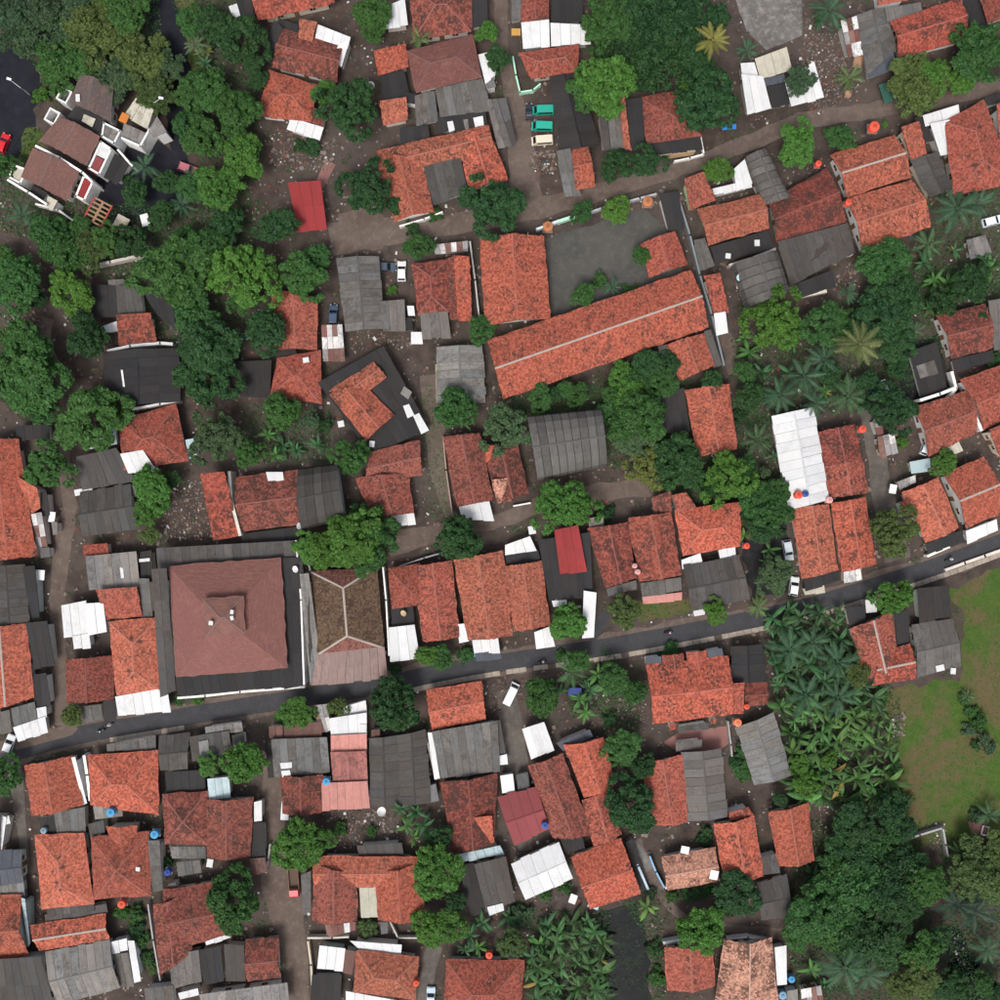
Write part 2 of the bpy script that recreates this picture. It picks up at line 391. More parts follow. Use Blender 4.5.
# ------------------------------------------------------------------ buildings
RC = {'o': (0.35, 0.098, 0.063, .44), 'r': (0.275, 0.074, 0.052, .58), 'd': (0.20, 0.060, 0.046, .76), 'm': (0.17, 0.078, 0.069, .3),
      'u': (0.42, 0.21, 0.15, .75), 'y': (0.10, 0.068, 0.043, .8), 's': (0.105, 0.075, 0.070, .3), 'q': (0.145, 0.08, 0.07, .3),
      'G': (0.112, 0.110, 0.107, .7), 'K': (0.024, 0.024, 0.026, .5), 'W': (0.62, 0.63, 0.635, .16), 'R': (0.26, 0.032, 0.034, .3),
      'B': (0.12, 0.062, 0.052, .7), 'P': (0.48, 0.22, 0.19, .4), 'L': (0.46, 0.44, 0.36, .4), 'N': (0.075, 0.085, 0.105, .4), 'I': (0.175, 0.173, 0.168, .65),
      'D': (0.064, 0.062, 0.060, .7), 'A': (0.38, 0.48, 0.51, .25), 'E': (0.24, 0.058, 0.062, .2), 'p': (0.34, 0.13, 0.115, .95), 'T': (0.235, 0.165, 0.15, .5), 'X': (0.5, 0.36, 0.32, .8)}
TILE = set('ordmuysq')
WALLS = [(0.62, 0.60, 0.55), (0.55, 0.53, 0.47), (0.7, 0.69, 0.66), (0.42, 0.41, 0.39), (0.50, 0.56, 0.52), (0.62, 0.54, 0.44), (0.66, 0.58, 0.54)]
FOOT = []; REFS = []
m = MB(); m.box((0, 0, 0), (1, 1, 1)); BOX = {k: m.mesh('box_'+k, M[k]) for k in ('paint', 'plain', 'plaster', 'glass', 'wood')}
m = MB()
for a, b, c, d in ((-.5, 0, .1, 1.0), (.5, 0, .1, 1.0)): m.box((a*0.9, 0, 0), (.1, 1, 1))
m.box((0, 0, .45), (.8, 1, .1)); m.box((0, 0, -.45), (.8, 1, .1)); m.box((0, 0, 0), (.06, .9, .8))
FRAME = m.mesh('window_frame', M['plain'])

def slope_patch(mb, P0, P1, Q1, Q0, course):
    """courses of tiles between eave P0-P1 and top Q0-Q1, each course lapping the one below"""
    n = (P1-P0).cross(Q0+Q1-P0-P1)
    n = n.normalized() if n.length > 1e-6 else Vector((0, 0, 1))
    if n.z < 0: n = -n
    eave = (P1-P0).length; sl = ((Q0+Q1)/2-(P0+P1)/2).length
    nc = max(2, int(sl/course)); nu = max(1, int(eave/1.6))
    ud = (P1-P0).normalized()
    sag = [[rnd.uniform(-.03, .03) for _ in range(nu+1)] for _ in range(nc+1)]
    dn_ = ((P0+P1)-(Q0+Q1)).normalized(); rag = [rnd.uniform(-.10, .24) for _ in range(nu+1)]; vr = [(rnd.uniform(-.12, .12), rnd.uniform(-.12, .12)) for _ in range(nc+1)]
    for j in range(nc):
        v0, v1 = j/nc, (j+1)/nc
        for i in range(nu):
            u0, u1 = i/nu, (i+1)/nu
            q = []; uvs = []
            for (uu, vv, up, k, jj) in ((u0, v0, .05, i, j), (u1, v0, .05, i+1, j), (u1, v1, 0, i+1, j+1), (u0, v1, 0, i, j+1)):
                a = P0.lerp(P1, uu); b = Q0.lerp(Q1, uu); c = a.lerp(b, vv)
                if jj == 0: c = c+dn_*rag[k]
                if k in (0, nu) and (Q1-Q0).length > .5*eave: c = c+ud*(vr[jj][0 if k == 0 else 1])
                edge = 0 if (jj in (0, nc) or k in (0, nu)) else 1
                q.append(c+n*(up+sag[jj][k]*edge)); uvs.append(((c-P0).dot(ud), vv*sl))
            mb.face(q, uvs)
            if j or True:
                lo = [P0.lerp(P1, u).lerp(Q0.lerp(Q1, u), v0)-n*0.02 for u in (u0, u1)]
                mb.face([lo[0], lo[1], q[1], q[0]], [(0, 0)]*4)
    # underside and verge
    d = Vector((0, 0, -.16)); a, b, c, e = P0+d, P1+d, Q1+d, Q0+d
    mb.face([a, e, c, b]); mb.face([a, b, P1, P0]); mb.face([b, c, Q1, P1]); mb.face([e, a, P0, Q0])

def sheets(parent, P0, P1, Q1, Q0, colr, w=1.7, rmax=7.5, mat='G'):
    if mat == 'X': w, rmax = 1.15, 3.2
    if mat in 'WREL': w = 1.9
    n = (P1-P0).cross(Q0+Q1-P0-P1)
    n = n.normalized() if n.length > 1e-6 else Vector((0, 0, 1))
    if n.z < 0: n = -n
    eave = max((P1-P0).length, (Q1-Q0).length); sl = ((Q0+Q1)/2-(P0+P1)/2).length
    nu = max(1, int(round(eave/w))); nv = max(1, int(math.ceil(sl/rmax)))
    ud = (P1-P0).normalized()
    grime = colr[3]
    for j in range(nv):
        for i in range(nu):
            u0, u1 = i/nu, (i+1)/nu; v0, v1 = j/nv, (j+1)/nv
            g = (0.05 if colr[0] < .4 else .04)/max(eave, 1); u0 += g*rnd.random(); u1 -= g*rnd.random(); v0 -= rnd.uniform(0, .32)/max(sl, 1) if j == 0 else -0.0
            up = 0.02+rnd.uniform(0, .03)+(.03 if j else 0)
            q = []; uvs = []
            for uu, vv in ((u0, v0), (u1, v0), (u1, v1), (u0, v1)):
                c = P0.lerp(P1, uu).lerp(Q0.lerp(Q1, uu), vv); q.append(c+n*(up+rnd.uniform(-.012, .012)+(0.015 if vv == v0 else 0))); uvs.append(((c-P0).dot(ud), vv*sl))
            mb = MB(); lo = [p-n*0.03 for p in q]
            mb.face(q, uvs)
            for k in range(4): mb.face([lo[k], lo[(k+1) % 4], q[(k+1) % 4], q[k]])
            amp = 0.07 if mat in 'WREPNLA' else 0.17
            f = 1+rnd.uniform(-amp, amp)
            if mat in 'GDIB' and rnd.random() < .07: f *= 1.3
            wr = rnd.uniform(-.03, .08)*(1 if mat in 'GDIK' else .2)
            if mat == 'X': colr = rnd.choice([(0.6, 0.58, 0.56, .5), (0.62, 0.62, 0.62, .4), (0.16, 0.07, 0.06, .5), (0.2, 0.11, 0.09, .6), (0.28, 0.27, 0.27, .6)])
            mb.build('sheet', M['sheet'], parent, (colr[0]*f*(1+wr), colr[1]*f, colr[2]*f*(1-wr), min(1, grime*rnd.uniform(.5, 1.5))))

def vault_sheets(parent, prof, colr, mat, w=1.5):
    L = (prof[0][1]-prof[0][0]).length; nu = max(2, int(L/w))
    for i in range(nu):
        u0, u1 = (i+.05)/nu, (i+.95)/nu; lift = .06+rnd.uniform(0, .08); mb = MB(); s = 0
        tilt = rnd.uniform(-.02, .02)
        for k in range(len(prof)-1):
            (a0, b0), (a1, b1) = prof[k], prof[k+1]; d = (a1-a0).length
            z0 = Vector((0, 0, lift)); z1 = Vector((0, 0, lift+tilt))
            q = [a0.lerp(b0, u0)+z0, a0.lerp(b0, u1)+z1, a1.lerp(b1, u1)+z1, a1.lerp(b1, u0)+z0]
            mb.face(q, [(u0*L, s), (u1*L, s), (u1*L, s+d), (u0*L, s+d)]); s += d
            for p, r_ in ((q[0], q[3]), (q[2], q[1])): mb.face([p, r_, r_-Vector((0, 0, .05)), p-Vector((0, 0, .05))])
        f = .85+rnd.uniform(-.22, .22)
        mb.build('sheet', M['sheet'], parent, (colr[0]*f*1.02, colr[1]*f, colr[2]*f*.97, min(1, colr[3]*rnd.uniform(.6, 1.4))))

EXTRA = {}
def caps(parent, lines, colr, w=.2):
    for a, b in lines:
        mb = MB(); d = (b-a); L = d.length
        if L < .3: continue
        n = max(2, int(L/1.5)); up = Vector((0, 0, .1))
        side = d.cross(Vector((0, 0, 1))).normalized()*w
        ps = [a.lerp(b, i/n)+Vector((0, 0, rnd.uniform(-.02, .02))) for i in range(n+1)]
        for i in range(n):
            p, q = ps[i], ps[i+1]
            mb.face([p-side, q-side, q+up, p+up]); mb.face([p+up, q+up, q+side, p+side])
        mb.face([ps[0]-side, ps[0]+up, ps[0]+side]); mb.face([ps[-1]+side, ps[-1]+up, ps[-1]-side])
        mb.build('ridge_cap', M['plaster'], parent, colr)

def house(name, ref, label, z, pieces, cat='house', wall=None, openings=True):
    pieces = pieces+EXTRA.get(ref, [])
    first = pts(pieces[0].split(' ', 2)[2] if not pieces[0].split()[2][0].isalpha() else ' '.join(pieces[0].split()[3:]))
    cx = sum(p[0] for p in first)/len(first); cy = sum(p[1] for p in first)/len(first)
    base = U(cx, cy, z); base.z = 0
    root = thing(name, label, cat, base)
    wcol = wall or rnd.choice(WALLS)
    nb = 0
    allpts = []
    for ip, s in enumerate(pieces):
        tok = s.split(); ty = tok[0]; mat = tok[1]; flag = ''
        k = 2
        if tok[2][0].isalpha(): flag = tok[2]; k = 3
        ez = z
        if '@' in mat: mat, e = mat.split('@'); ez = float(e)
        ez += ip*0.021
        pp = pts(' '.join(tok[k:])); FOOT.append(pp); allpts += pp
        A, B, C, D = [U(x, y, ez)-base for x, y in pp]
        tile_ = mat in TILE; colr = list(RC[mat]); j = rnd.uniform(-.2, .14) if mat in TILE else rnd.uniform(-.06, .06)
        hj = rnd.uniform(-.10, .14) if tile_ else rnd.uniform(-.02, .02); colr = [colr[0]*(1+j), colr[1]*(1+j*.8+hj), colr[2]*(1+j*.8+hj), min(1, max(0, colr[3]+rnd.uniform(-.2, .2)))] if mat not in 'W' else colr
        half = ((A-D).length+(B-C).length)/4
        tile = mat in TILE
        lines = []
        up = Vector((0, 0, 1))
        if ty == 'g':
            rise = half*(0.43 if tile else 0.26); R0 = (A+D)/2+up*rise; R1 = (B+C)/2+up*rise
            slopes = [(A, B, R1, R0), (C, D, R0, R1)]; lines = [(R0, R1)]
        elif ty == 'v':
            rise = half*0.8; R0 = (A+D)/2+up*rise; R1 = (B+C)/2+up*rise; nv = 8; prof = []
            for q in range(nv+1):
                th = math.pi*q/nv; f = (1-math.cos(th))/2
                prof.append((A.lerp(D, f)+up*(rise*max(0, math.sin(th))**.65), B.lerp(C, f)+up*(rise*max(0, math.sin(th))**.65)))
            slopes = [(prof[q][0], prof[q][1], prof[q+1][1], prof[q+1][0]) for q in range(nv)]; lines = [(R0+up*.1, R1+up*.1)]
        elif ty == 'h':
            rise = half*0.44; L = ((B-A).length+(C-D).length)/2
            t = min(0.5, half/max(L, .1)*(0.95 if 'e' not in flag else .52)); m0, m1 = (A+D)/2, (B+C)/2
            R0 = m0.lerp(m1, t)+up*rise; R1 = m1.lerp(m0, t)+up*rise
            slopes = [(A, B, R1, R0), (C, D, R0, R1), (D, A, R0, R0), (B, C, R1, R1)]
            lines = [(R0, R1), (A, R0), (D, R0), (B, R1), (C, R1)]
        else:
            rise = ((A-D).length+(B-C).length)/2*({'s': .26 if tile else .13, 'f': .03}[ty])
            R0, R1 = A+up*rise, B+up*rise
            slopes = [(D, C, R1, R0)]
        # walls
        cen = (A+B+C+D)/4; size = max(1.0, min((A-B).length, (A-D).length))
        ins = min(0.65, size*.11)/(size/2)
        if flag.startswith('o'): ins = min(.6, ins*2.2)
        a, b, c, d = [p.lerp(cen, ins) for p in (A, B, C, D)]
        wb = MB(); g = Vector((0, 0, -ez)); dn = Vector((0, 0, -.2))
        if 'x' not in flag:
            if ty in 'ghv':
                tops = [p+dn+up*(rise*ins*.9) for p in (a, b, c, d)]
                r0 = (R0 if ty in 'gv' else (tops[0]+tops[3])/2); r1 = (R1 if ty in 'gv' else (tops[1]+tops[2])/2)
                if ty in 'gv':
                    m0 = (R0+R1)/2; r0 = R0.lerp(m0, ins)-up*.25; r1 = R1.lerp(m0, ins)-up*.25
            else:
                tops = [a+dn+up*rise*(1-ins/2), b+dn+up*rise*(1-ins/2), c+dn+up*rise*ins/2, d+dn+up*rise*ins/2]; r0 = r1 = None
            lo = [p+g for p in (a, b, c, d)]
            def wf(*q):
                wb.face(q, [(0, 0)]*len(q))
            wf(lo[0], lo[1], tops[1], tops[0]); wf(lo[2], lo[3], tops[3], tops[2])
            if r0 is not None and ty in 'gv': wf(lo[1], lo[2], tops[2], r1, tops[1]); wf(lo[3], lo[0], tops[0], r0, tops[3])
            else: wf(lo[1], lo[2], tops[2], tops[1]); wf(lo[3], lo[0], tops[0], tops[3])
            wj = rnd.uniform(.85, 1.08)
            wb.build('wall', M['plaster'], root, (wcol[0]*wj, wcol[1]*wj, wcol[2]*wj, 1))
            # openings on the side that looks to the middle of the picture
            if openings and ip == 0 and base.length > 55 and mat not in 'W':
                best = None
                for p, q in ((lo[0], lo[1]), (lo[1], lo[2]), (lo[2], lo[3]), (lo[3], lo[0])):
                    e = q-p; nn = Vector((e.y, -e.x, 0)).normalized()
                    mid = (p+q)/2
                    if nn.dot(mid-cen) < 0: nn = -nn
                    sc = nn.dot(-(base+mid).normalized())
                    if best is None or sc > best[0]: best = (sc, p, q, nn)
                _, p, q, nn = best; e = (q-p); L = e.length; e.normalize(); ang = math.atan2(e.y, e.x)
                ww = min(1.3, L*.2)
                for fpos in (.25, .78):
                    w_ = link('window', FRAME, root, (0.45, 0.35, 0.27, 1), p+e*(L*fpos)+nn*.04+up*1.5)
                    w_.rotation_euler = (0, 0, ang); w_.scale = (ww, .1, 1.2)
                    g_ = link('pane', BOX['glass'], w_, None, (0, 0, 0)); g_.scale = (.8, .3, .8)
                d_ = link('door', BOX['wood'], root, (0.16, 0.09, 0.05, 1), p+e*(L*.52)+nn*.03+up*1.02); d_.rotation_euler = (0, 0, ang); d_.scale = (.95, .08, 2.04)
        # roof
        if tile:
            mb = MB()
            mname = 'roof_shingle' if mat in 'msq' else 'roof_tile'
            for sl in (slopes[:2] if 'e' in flag else slopes): slope_patch(mb, *sl, .36)
            ro = mb.build('roof', M[mname], root, colr)
            if 'e' in flag:
                for sl in slopes[2:]:
                    mb = MB(); slope_patch(mb, *sl, .36); mb.build('hip_end', M[mname], ro, (0.17, 0.075, 0.062, .5))
            if lines and 'n' not in flag:
                cc = (0.40, 0.34, 0.30, 1) if 'w' in flag else (min(1, colr[0]*1.15+.02), colr[1]*1.4+.01, colr[2]*1.5+.01, 1)
                caps(ro, lines, cc, .20 if 'w' in flag else .14)
        else:
            mb = MB()
            for (p0, p1, q1, q0) in slopes:
                mid = (p0+p1+q0+q1)/4; q = [x.lerp(mid, .03)+Vector((0, 0, -.03)) for x in (p0, p1, q1, q0)]; lo2 = [x-up*.12 for x in q]
                mb.face(q); mb.face(lo2[::-1])
                for kk in range(4): mb.face([lo2[kk], lo2[(kk+1) % 4], q[(kk+1) % 4], q[kk]])
            ro = mb.build('roof', M['wood'], root, (0.05, 0.042, 0.036, 1))
            if ty == 'v': vault_sheets(ro, prof, colr, mat)
            for sl in (slopes if ty != 'v' else ()):
                sheets(ro, *sl, colr, mat=mat)
            if lines: caps(ro, lines, (colr[0]*.9, colr[1]*.9, colr[2]*.9, 1), .2)
    cx = sum(p[0] for p in allpts)/len(allpts); cy = sum(p[1] for p in allpts)/len(allpts)
    REFS.append((cx, cy, ref))
    return root
# ------------------------------------------------------------------ house list: name, reference phrase, label, eave height, roof pieces in photograph pixels
h = house
EXTRA.update({
 'patchwork grey sheds': ["f W@2.6 447,122 453,121 455,130 449,132", "f W@2.7 473,118 483,116 484,125 475,127", "f I@2.6 463,120 468,119 469,128 465,129"],
 'maroon hip with orange strip': ["f W@2.2 411,332 422,332 423,343 411,343", "s W@2.4 407,306 414,306 415,315 408,315", "f K@2.2 404,318 412,317 413,330 405,331"],
 'L-shaped orange roof on black': ["f W@3.1 403,406 409,404 414,414 407,417", "f W@3.0 413,416 419,413 429,430 421,434", "f I@3.0 404,386 412,392 409,398 401,392"],
 'wide dark red house': ["f W@2.9 254,802 262,800 262,820 254,821", "f K@2.4 252,822 264,822 266,855 252,857", "s B@2.5 250,858 265,857 268,872 252,874", "f G@2.2 176,862 200,860 202,872 178,876"],
 'dark sheds below the road': ["s I@2.6 199,741 209,739 210,757 200,758", "s D@2.4 232,735 244,733 245,745 233,747", "f I@2.5 205,727 242,722 243,730 206,735"],
 'orange house with inner court': ["s D@2.4 357,845 402,842 404,855 359,857", "s X@2.3 325,924 356,921 356,930 327,936", "f G@2.3 380,922 388,922 388,932 381,933"],
 'first red trio roof': ["f K@2.4 391,608 413,606 415,624 392,626"],
 'dark red neighbour': ["s I@2.6 588,518 603,516 604,526 589,528", "s G@2.3 606,589 636,580 637,588 608,596"],
 'red gable above the lawn': ["s P@2.0 642,597 682,592 682,600 643,603"],
 'black gable by the verge': ["f W@2.2 692,604 704,601 705,614 694,616"],
 'inner twin orange gable': ["f L@2.2 803,589 824,585 825,592 805,595"],
 'white and brown shack': ["s X@2.0 897,482 915,475 916,482 899,489", "s X@2.1 872,420 880,418 884,434 877,436"],
 'smooth orange gable': ["s o@2.3 899,502 904,500 908,515 903,516"],
 'maroon roof under the palms': ["f K@2.0 908,352 936,342 948,392 922,402", "f G@2.3 916,366 934,360 938,372 920,378"],
 'stacked dark sheet roofs': ["f W@2.4 74,490 92,487 93,492 75,495", "f I@2.3 128,486 136,484 138,494 130,496"],
 'long orange edge house': ["s K@2.2 42,492 48,492 50,515 43,516", "s I@2.1 52,522 58,522 58,533 53,534", "s G@2.2 40,548 50,547 51,556 41,558"],
 'grey roof between two reds': ["f K@2.3 140,552 152,550 154,577 141,578", "f W@2.7 139,559 150,558 150,561 139,562"],
 'mosque': ["f W@3.9 160,588 170,587 171,600 161,601", "f L@3.8 167,609 173,608 174,636 168,637", "s I@3.9 300,540 306,541 307,552 301,553"],
 'orange hip with white front': ["s G@2.4 161,650 167,650 168,684 162,685"],
 'big patchy grey roof': ["s D@2.7 494,720 500,719 506,752 498,753", "f G@2.2 516,775 528,772 530,790 518,793", "f W@2.6 498,756 507,754 508,763 499,764"],
 'worn red long roof': ["f K@2.5 560,839 582,833 585,848 565,852"],
 'grey valley roof': ["f W@3.1 280,763 292,762 292,767 281,768", "f W@3.0 281,771 290,770 291,775 282,776", "s K@2.3 266,742 273,741 275,776 268,777"],
 'roadside house with twin porches': ["s r@2.4 669,724 676,723 676,729 670,730", "s r@2.4 710,719 717,718 717,723 711,724", "s D@2.3 677,727 709,722 709,728 678,732"],
 'white zinc shop': ["f K@2.3 765,87 785,83 790,104 772,107"],
 'dark house with red patch': ["f G@2.3 108,280 124,279 125,286 109,288", "f I@2.2 72,308 83,306 84,315 73,316"],
 'black gabled hall': ["f W@4.2 121,370 123,370 125,386 123,386"],
 'double dark shed': ["s I@2.4 426,786 436,783 439,800 428,802", "f B@2.5 371,730 380,729 380,739 371,740"],
 'pale mottled roof': ["s I@2.2 786,990 797,988 798,1004 788,1006"],
 'red roof beside the big hip': ["f K@2.6 984,98 1004,92 1006,100 988,106"],
 'first orange roof under the road': ["s W@2.8 74,756 78,755 87,802 83,804"],
 'paired orange hip': ["f D@2.6 88,824 104,820 105,832 90,836", "s D@2.7 46,906 94,900 95,910 48,916"],
 'dark red house by the junction': ["f W@2.7 205,941 231,933 231,937 206,945", "f G@2.4 168,884 176,882 177,889 169,891"],
 'orange gable with black wing': ["f D@2.6 640,402 655,398 658,424 644,428"],
 'smooth brown hip roof': ["f K@2.8 404,92 416,94 417,104 405,102", "f I@3.2 484,82 494,80 496,86 486,88"],
 'top orange gable': ["f I@2.5 960,-8 968,-10 972,0 964,3", "f I@2.4 970,36 980,33 981,41 971,43"],
})
WH = (0.78, 0.78, 0.76)
# top edge and the estate in the corner
h('town_house', 'dark shingled town house', 'two-storey town house with grey-brown shingle roof, uppermost of three in a row', 5.0, ["g s 114,86 110,122 70,103 80,74"], wall=WH)
h('town_house', 'middle brown town house', 'brown shingled town house in the middle of a stepped row of three', 4.9, ["g q 100,136 86,166 40,141 60,117", "f K@4.0 76,106 106,120 98,134 66,118", "f L@4.4 84,114 96,119 93,126 82,120", "f E@4.0 94,155 104,160 98,174 88,168", "f W@4.2 101,143 111,149 105,159 96,154", "f K@2.4 112,152 131,163 118,184 102,176"], wall=WH)
h('town_house', 'lowest brown town house', 'brown shingled town house with white parapets, lowest of a stepped row of three', 4.8, ["g q 80,170 66,201 21,177 33,148", "f R@4.0 84,178 92,182 84,198 76,194", "f L@4.0 14,166 26,170 20,182 10,176", "f K@3.0 34,186 48,193 42,202 28,194", "f L@3.6 48,196 58,201 53,210 45,205"], wall=WH)
h('town_house', 'beige flat-roofed house', 'two-storey house with stained beige flat roofs, white parapets and an orange awning', 5.0, ["f L 136,98 154,110 148,128 124,115", "f I@4.2 124,123 148,134 144,147 121,135", "f I@5.2 157,116 167,132 155,137 149,130", "f I@4.6 106,124 120,132 114,142 103,136"], wall=WH)
h('house', 'pink-edged red roof', 'red tiled house with a pink eave cut by the top edge', 3.2, ["g r 250,-12 330,-30 335,3 258,20", "s K@2.6 236,0 252,-2 254,14 241,18", "s W@2.6 229,7 238,4 241,18 232,15"])
h('house', 'mottled maroon gable', 'dark mottled red gabled house with white sheet lean-to and black shed', 3.2, ["g d 283,29 343,46 337,82 272,67", "s o@3.6 300,21 318,24 312,43 299,40", "s W@3.4 318,25 351,38 348,48 315,38", "s W@3.1 339,46 351,38 342,66 331,60", "s K@2.5 275,22 284,30 273,64 262,60", "f K@2.7 278,18 299,25 297,33 280,28"])
h('house', 'orange hipped cottage', 'orange hip-roofed cottage with a white sheet porch over a rubble yard', 3.0, ["h o 269,70 317,85 311,122 258,116", "s d@2.7 312,108 325,113 323,126 310,122", "s W@2.6 291,118 324,128 320,140 287,128"], wall=WH)
h('house', 'bright red sheet roof', 'small white-walled house under one flat bright red metal roof', 3.0, ["f R 288,183 321,181 327,229 298,231"], wall=WH)
h('house', 'small twin orange roofs', 'small house of two orange tiled roofs with a black yard between', 2.8, ["s o 374,53 406,46 409,67 378,75", "s o 380,103 407,99 408,120 383,125", "f K@2.4 380,76 404,70 410,96 383,101", "s W@3 382,9 405,0 408,25 385,28"])
h('house', 'deep red house at the lane head', 'dark red hip-roofed house with black lean-to at the head of the dirt lane', 3.2, ["h d 409,-16 471,-16 471,31 414,40", "f K@2.6 471,-5 487,-5 488,25 471,28"])
h('house', 'smooth brown hip roof', 'house with smooth reddish-brown hipped metal roof and white balcony', 4.2, ["h m 407,51 472,35 482,77 416,92", "f W@3.4 478,55 490,52 497,74 485,83"], wall=WH)
h('shed', 'patchwork grey sheds', 'patchwork of grey fibre-cement shed roofs above the U-shaped house', 2.7, ["s G 435,90 483,80 492,110 440,116", "s G 415,97 435,92 438,120 416,125", "f K@2.4 435,113 485,105 488,126 438,132", "s G@2.3 486,102 497,101 512,146 498,148", "s D@2.2 497,101 506,100 516,140 512,146", "s K@2.5 400,128 428,126 430,137 400,143"], cat='shed')
h('house', 'U-shaped orange house', 'large U-shaped orange tiled house around a grey sheeted courtyard', 3.4, ["g o 376,151 489,125 494,152 382,182", "g o 421,160 434,212 394,222 378,156", "g o 488,128 508,180 470,192 458,140", "s D@2.7 424,168 460,156 468,192 432,205"], wall=WH)
h('house', 'red roof by white sheets', 'small red tiled house over a white zinc porch beside the dirt lane', 3.2, ["g d 549,-14 549,20 522,24 521,-14", "s G@2.6 511,-5 521,-5 522,18 511,20", "f K@2.4 551,-5 583,-5 583,21 551,22", "s W@2.9 521,24 549,21 550,46 523,49", "s W@2.8 550,24 590,26 591,43 551,46"])
h('house', 'mint-fenced red house', 'red tiled house with mint green garden wall beside the dirt lane', 3.2, ["h r 519,53 579,44 577,72 531,79"])
h('hall', 'long black shed', 'long black sheet-roofed hall with grey and orange ends beside parked vans', 3.2, ["g K 578,74 601,146 562,152 550,77", "s G@2.8 556,153 570,150 581,195 565,197", "g o@3 570,149 588,146 595,186 576,190"], cat='hall')
h('house', 'striped grey and black house', 'narrow house of grey and black sheets split by an orange tile strip', 3.0, ["s G 606,108 618,104 626,147 611,150", "s o@3.2 617,99 623,101 631,150 624,147", "s K@2.9 623,102 641,100 645,148 632,151", "s D@2.6 598,112 606,110 611,150 603,150"])
h('house', 'maroon hip roof', 'maroon hip-roofed house with black porch and a timber pile in front', 3.2, ["h d 639,98 678,91 702,136 647,143", "s K@2.5 647,144 700,137 703,149 655,154"])
h('shop', 'white zinc shop', 'shop of white zinc and cream sheet roofs beside the worn concrete slab', 3.0, ["s L 754,60 786,48 792,69 760,79", "s W@2.8 740,76 762,78 771,107 747,114", "s W@2.7 740,64 754,63 759,78 742,75", "s W@2.6 783,82 813,63 824,97 791,106", "f N@2.4 762,79 784,74 786,80 764,86"], cat='shop')
h('shed', 'arched grey shed', 'weathered grey sheet shed with a white tin lean-to beside the lane', 2.8, ["v G 766,150 790,200 763,208 744,158", "s W@2.6 733,170 744,160 752,182 736,190", "s W@2.4 712,189 750,180 752,186 714,195"], cat='shed')
h('house', 'mint-walled orange house', 'orange gabled house with a mint green end wall and black sheet rear', 3.4, ["g o 697,210 762,194 769,228 708,245", "s r@3.3 683,181 702,174 716,200 690,210", "f K@2.7 710,247 768,230 774,247 716,264", "s G@2.6 693,241 704,239 715,266 700,270"], wall=(0.52, 0.72, 0.42))
h('shed', 'vaulted grey shed', 'weathered grey-brown sheet shed with a satellite dish beside a green strip', 2.8, ["v G 776,253 789,294 746,310 731,266"], cat='shed')
h('house', 'broad maroon roof', 'broad maroon tiled house with dark grey sheet terraces below it', 3.4, ["g d 768,202 827,168 846,222 776,242", "s D@2.8 776,243 846,224 855,252 790,285", "f K@2.4 796,284 832,270 836,286 802,297"])
h('house', 'upper of paired orange roofs', 'orange gabled house with pale parapets, upper of two joined roofs below the lane', 3.6, ["g o w 830,155 894,135 911,177 847,197"], wall=WH)
h('house', 'lower of paired orange roofs', 'wide orange gabled house joined below an orange neighbour, above the palms', 3.4, ["g o 845,199 912,180 931,226 862,252"], wall=WH)
h('house', 'narrow orange annex', 'narrow orange tiled annex joined to a grey gabled sheet roof', 3.0, ["s o 898,130 916,124 927,154 911,160", "g D@2.8 938,152 951,190 930,198 910,160"])
h('house', 'red hip roof with white tin', 'big red hip-roofed house with an L of white tin at its corner', 3.6, ["h r 984,100 1014,182 955,196 944,122", "s W@3.0 922,116 958,105 960,116 925,126", "s W@2.9 928,125 948,121 955,152 940,155", "f K@2.4 914,118 924,116 934,140 924,142"])
h('house', 'red roof beside the big hip', 'red tiled house cut by the picture edge beside the big red hip roof', 3.2, ["s r 992,108 1018,102 1018,142 1000,146"])
h('house', 'top orange gable', 'orange gabled house with grey sheet strip near the top edge', 3.4, ["g r 890,22 960,-2 968,40 898,58", "s G@3.0 884,9 920,3 923,14 887,22", "s r@3.1 876,-9 905,-14 907,0 878,5", "f K@2.5 962,0 984,-6 988,28 970,36"], wall=WH)
h('house', 'top corner red roof', 'dark red tiled roof filling the top corner beyond a black strip', 3.2, ["s d 975,-5 1012,-12 1012,15 987,23"])
h('shed', 'grey sheds with rusty patches', 'grey gabled sheds with a rusty patchwork lean-to beside a crate', 2.7, ["g G 885,8 897,50 868,75 856,15", "s N@2.4 865,54 892,50 896,68 868,78", "s X@2.4 839,23 855,18 863,54 848,57"], cat='shed')
# upper middle
h('house', 'dark house with red patch', 'dark sheeted house with one square red tiled roof among trees', 2.8, ["s r 119,316 153,314 157,342 119,345", "s D@2.9 117,287 140,285 144,312 118,316", "f K@2.5 92,284 116,286 118,316 94,318", "f W@2.4 103,326 120,320 121,329 104,332", "f K@2.3 142,290 172,296 176,330 155,312"])
h('hall', 'black gabled hall', 'black gabled sheet hall with a white strip below it', 3.0, ["g K 178,348 180,402 106,408 104,352"], cat='hall')
h('house', 'stacked red roofs', 'house of two red tiled roofs stacked one below the other beside dark trees', 3.2, ["g r 317,298 317,350 277,350 272,290", "h r@3 278,358 320,350 321,404 270,395", "f K@2.5 276,350 296,349 297,360 278,361", "f K@2.4 232,362 272,360 270,398 230,395"])
h('shed', 'long grey ridge shed', 'long grey gabled sheet shed with a side wing beside a parked dark car', 2.9, ["g G 379,256 383,329 346,332 337,258", "s G@2.6 380,302 405,300 406,331 383,330"], cat='shed')
h('shed', 'rusty white shack', 'small shack with rusty white sheets below a dark blue car', 2.4, ["s X 322,326 343,325 345,360 323,361"], cat='shed')
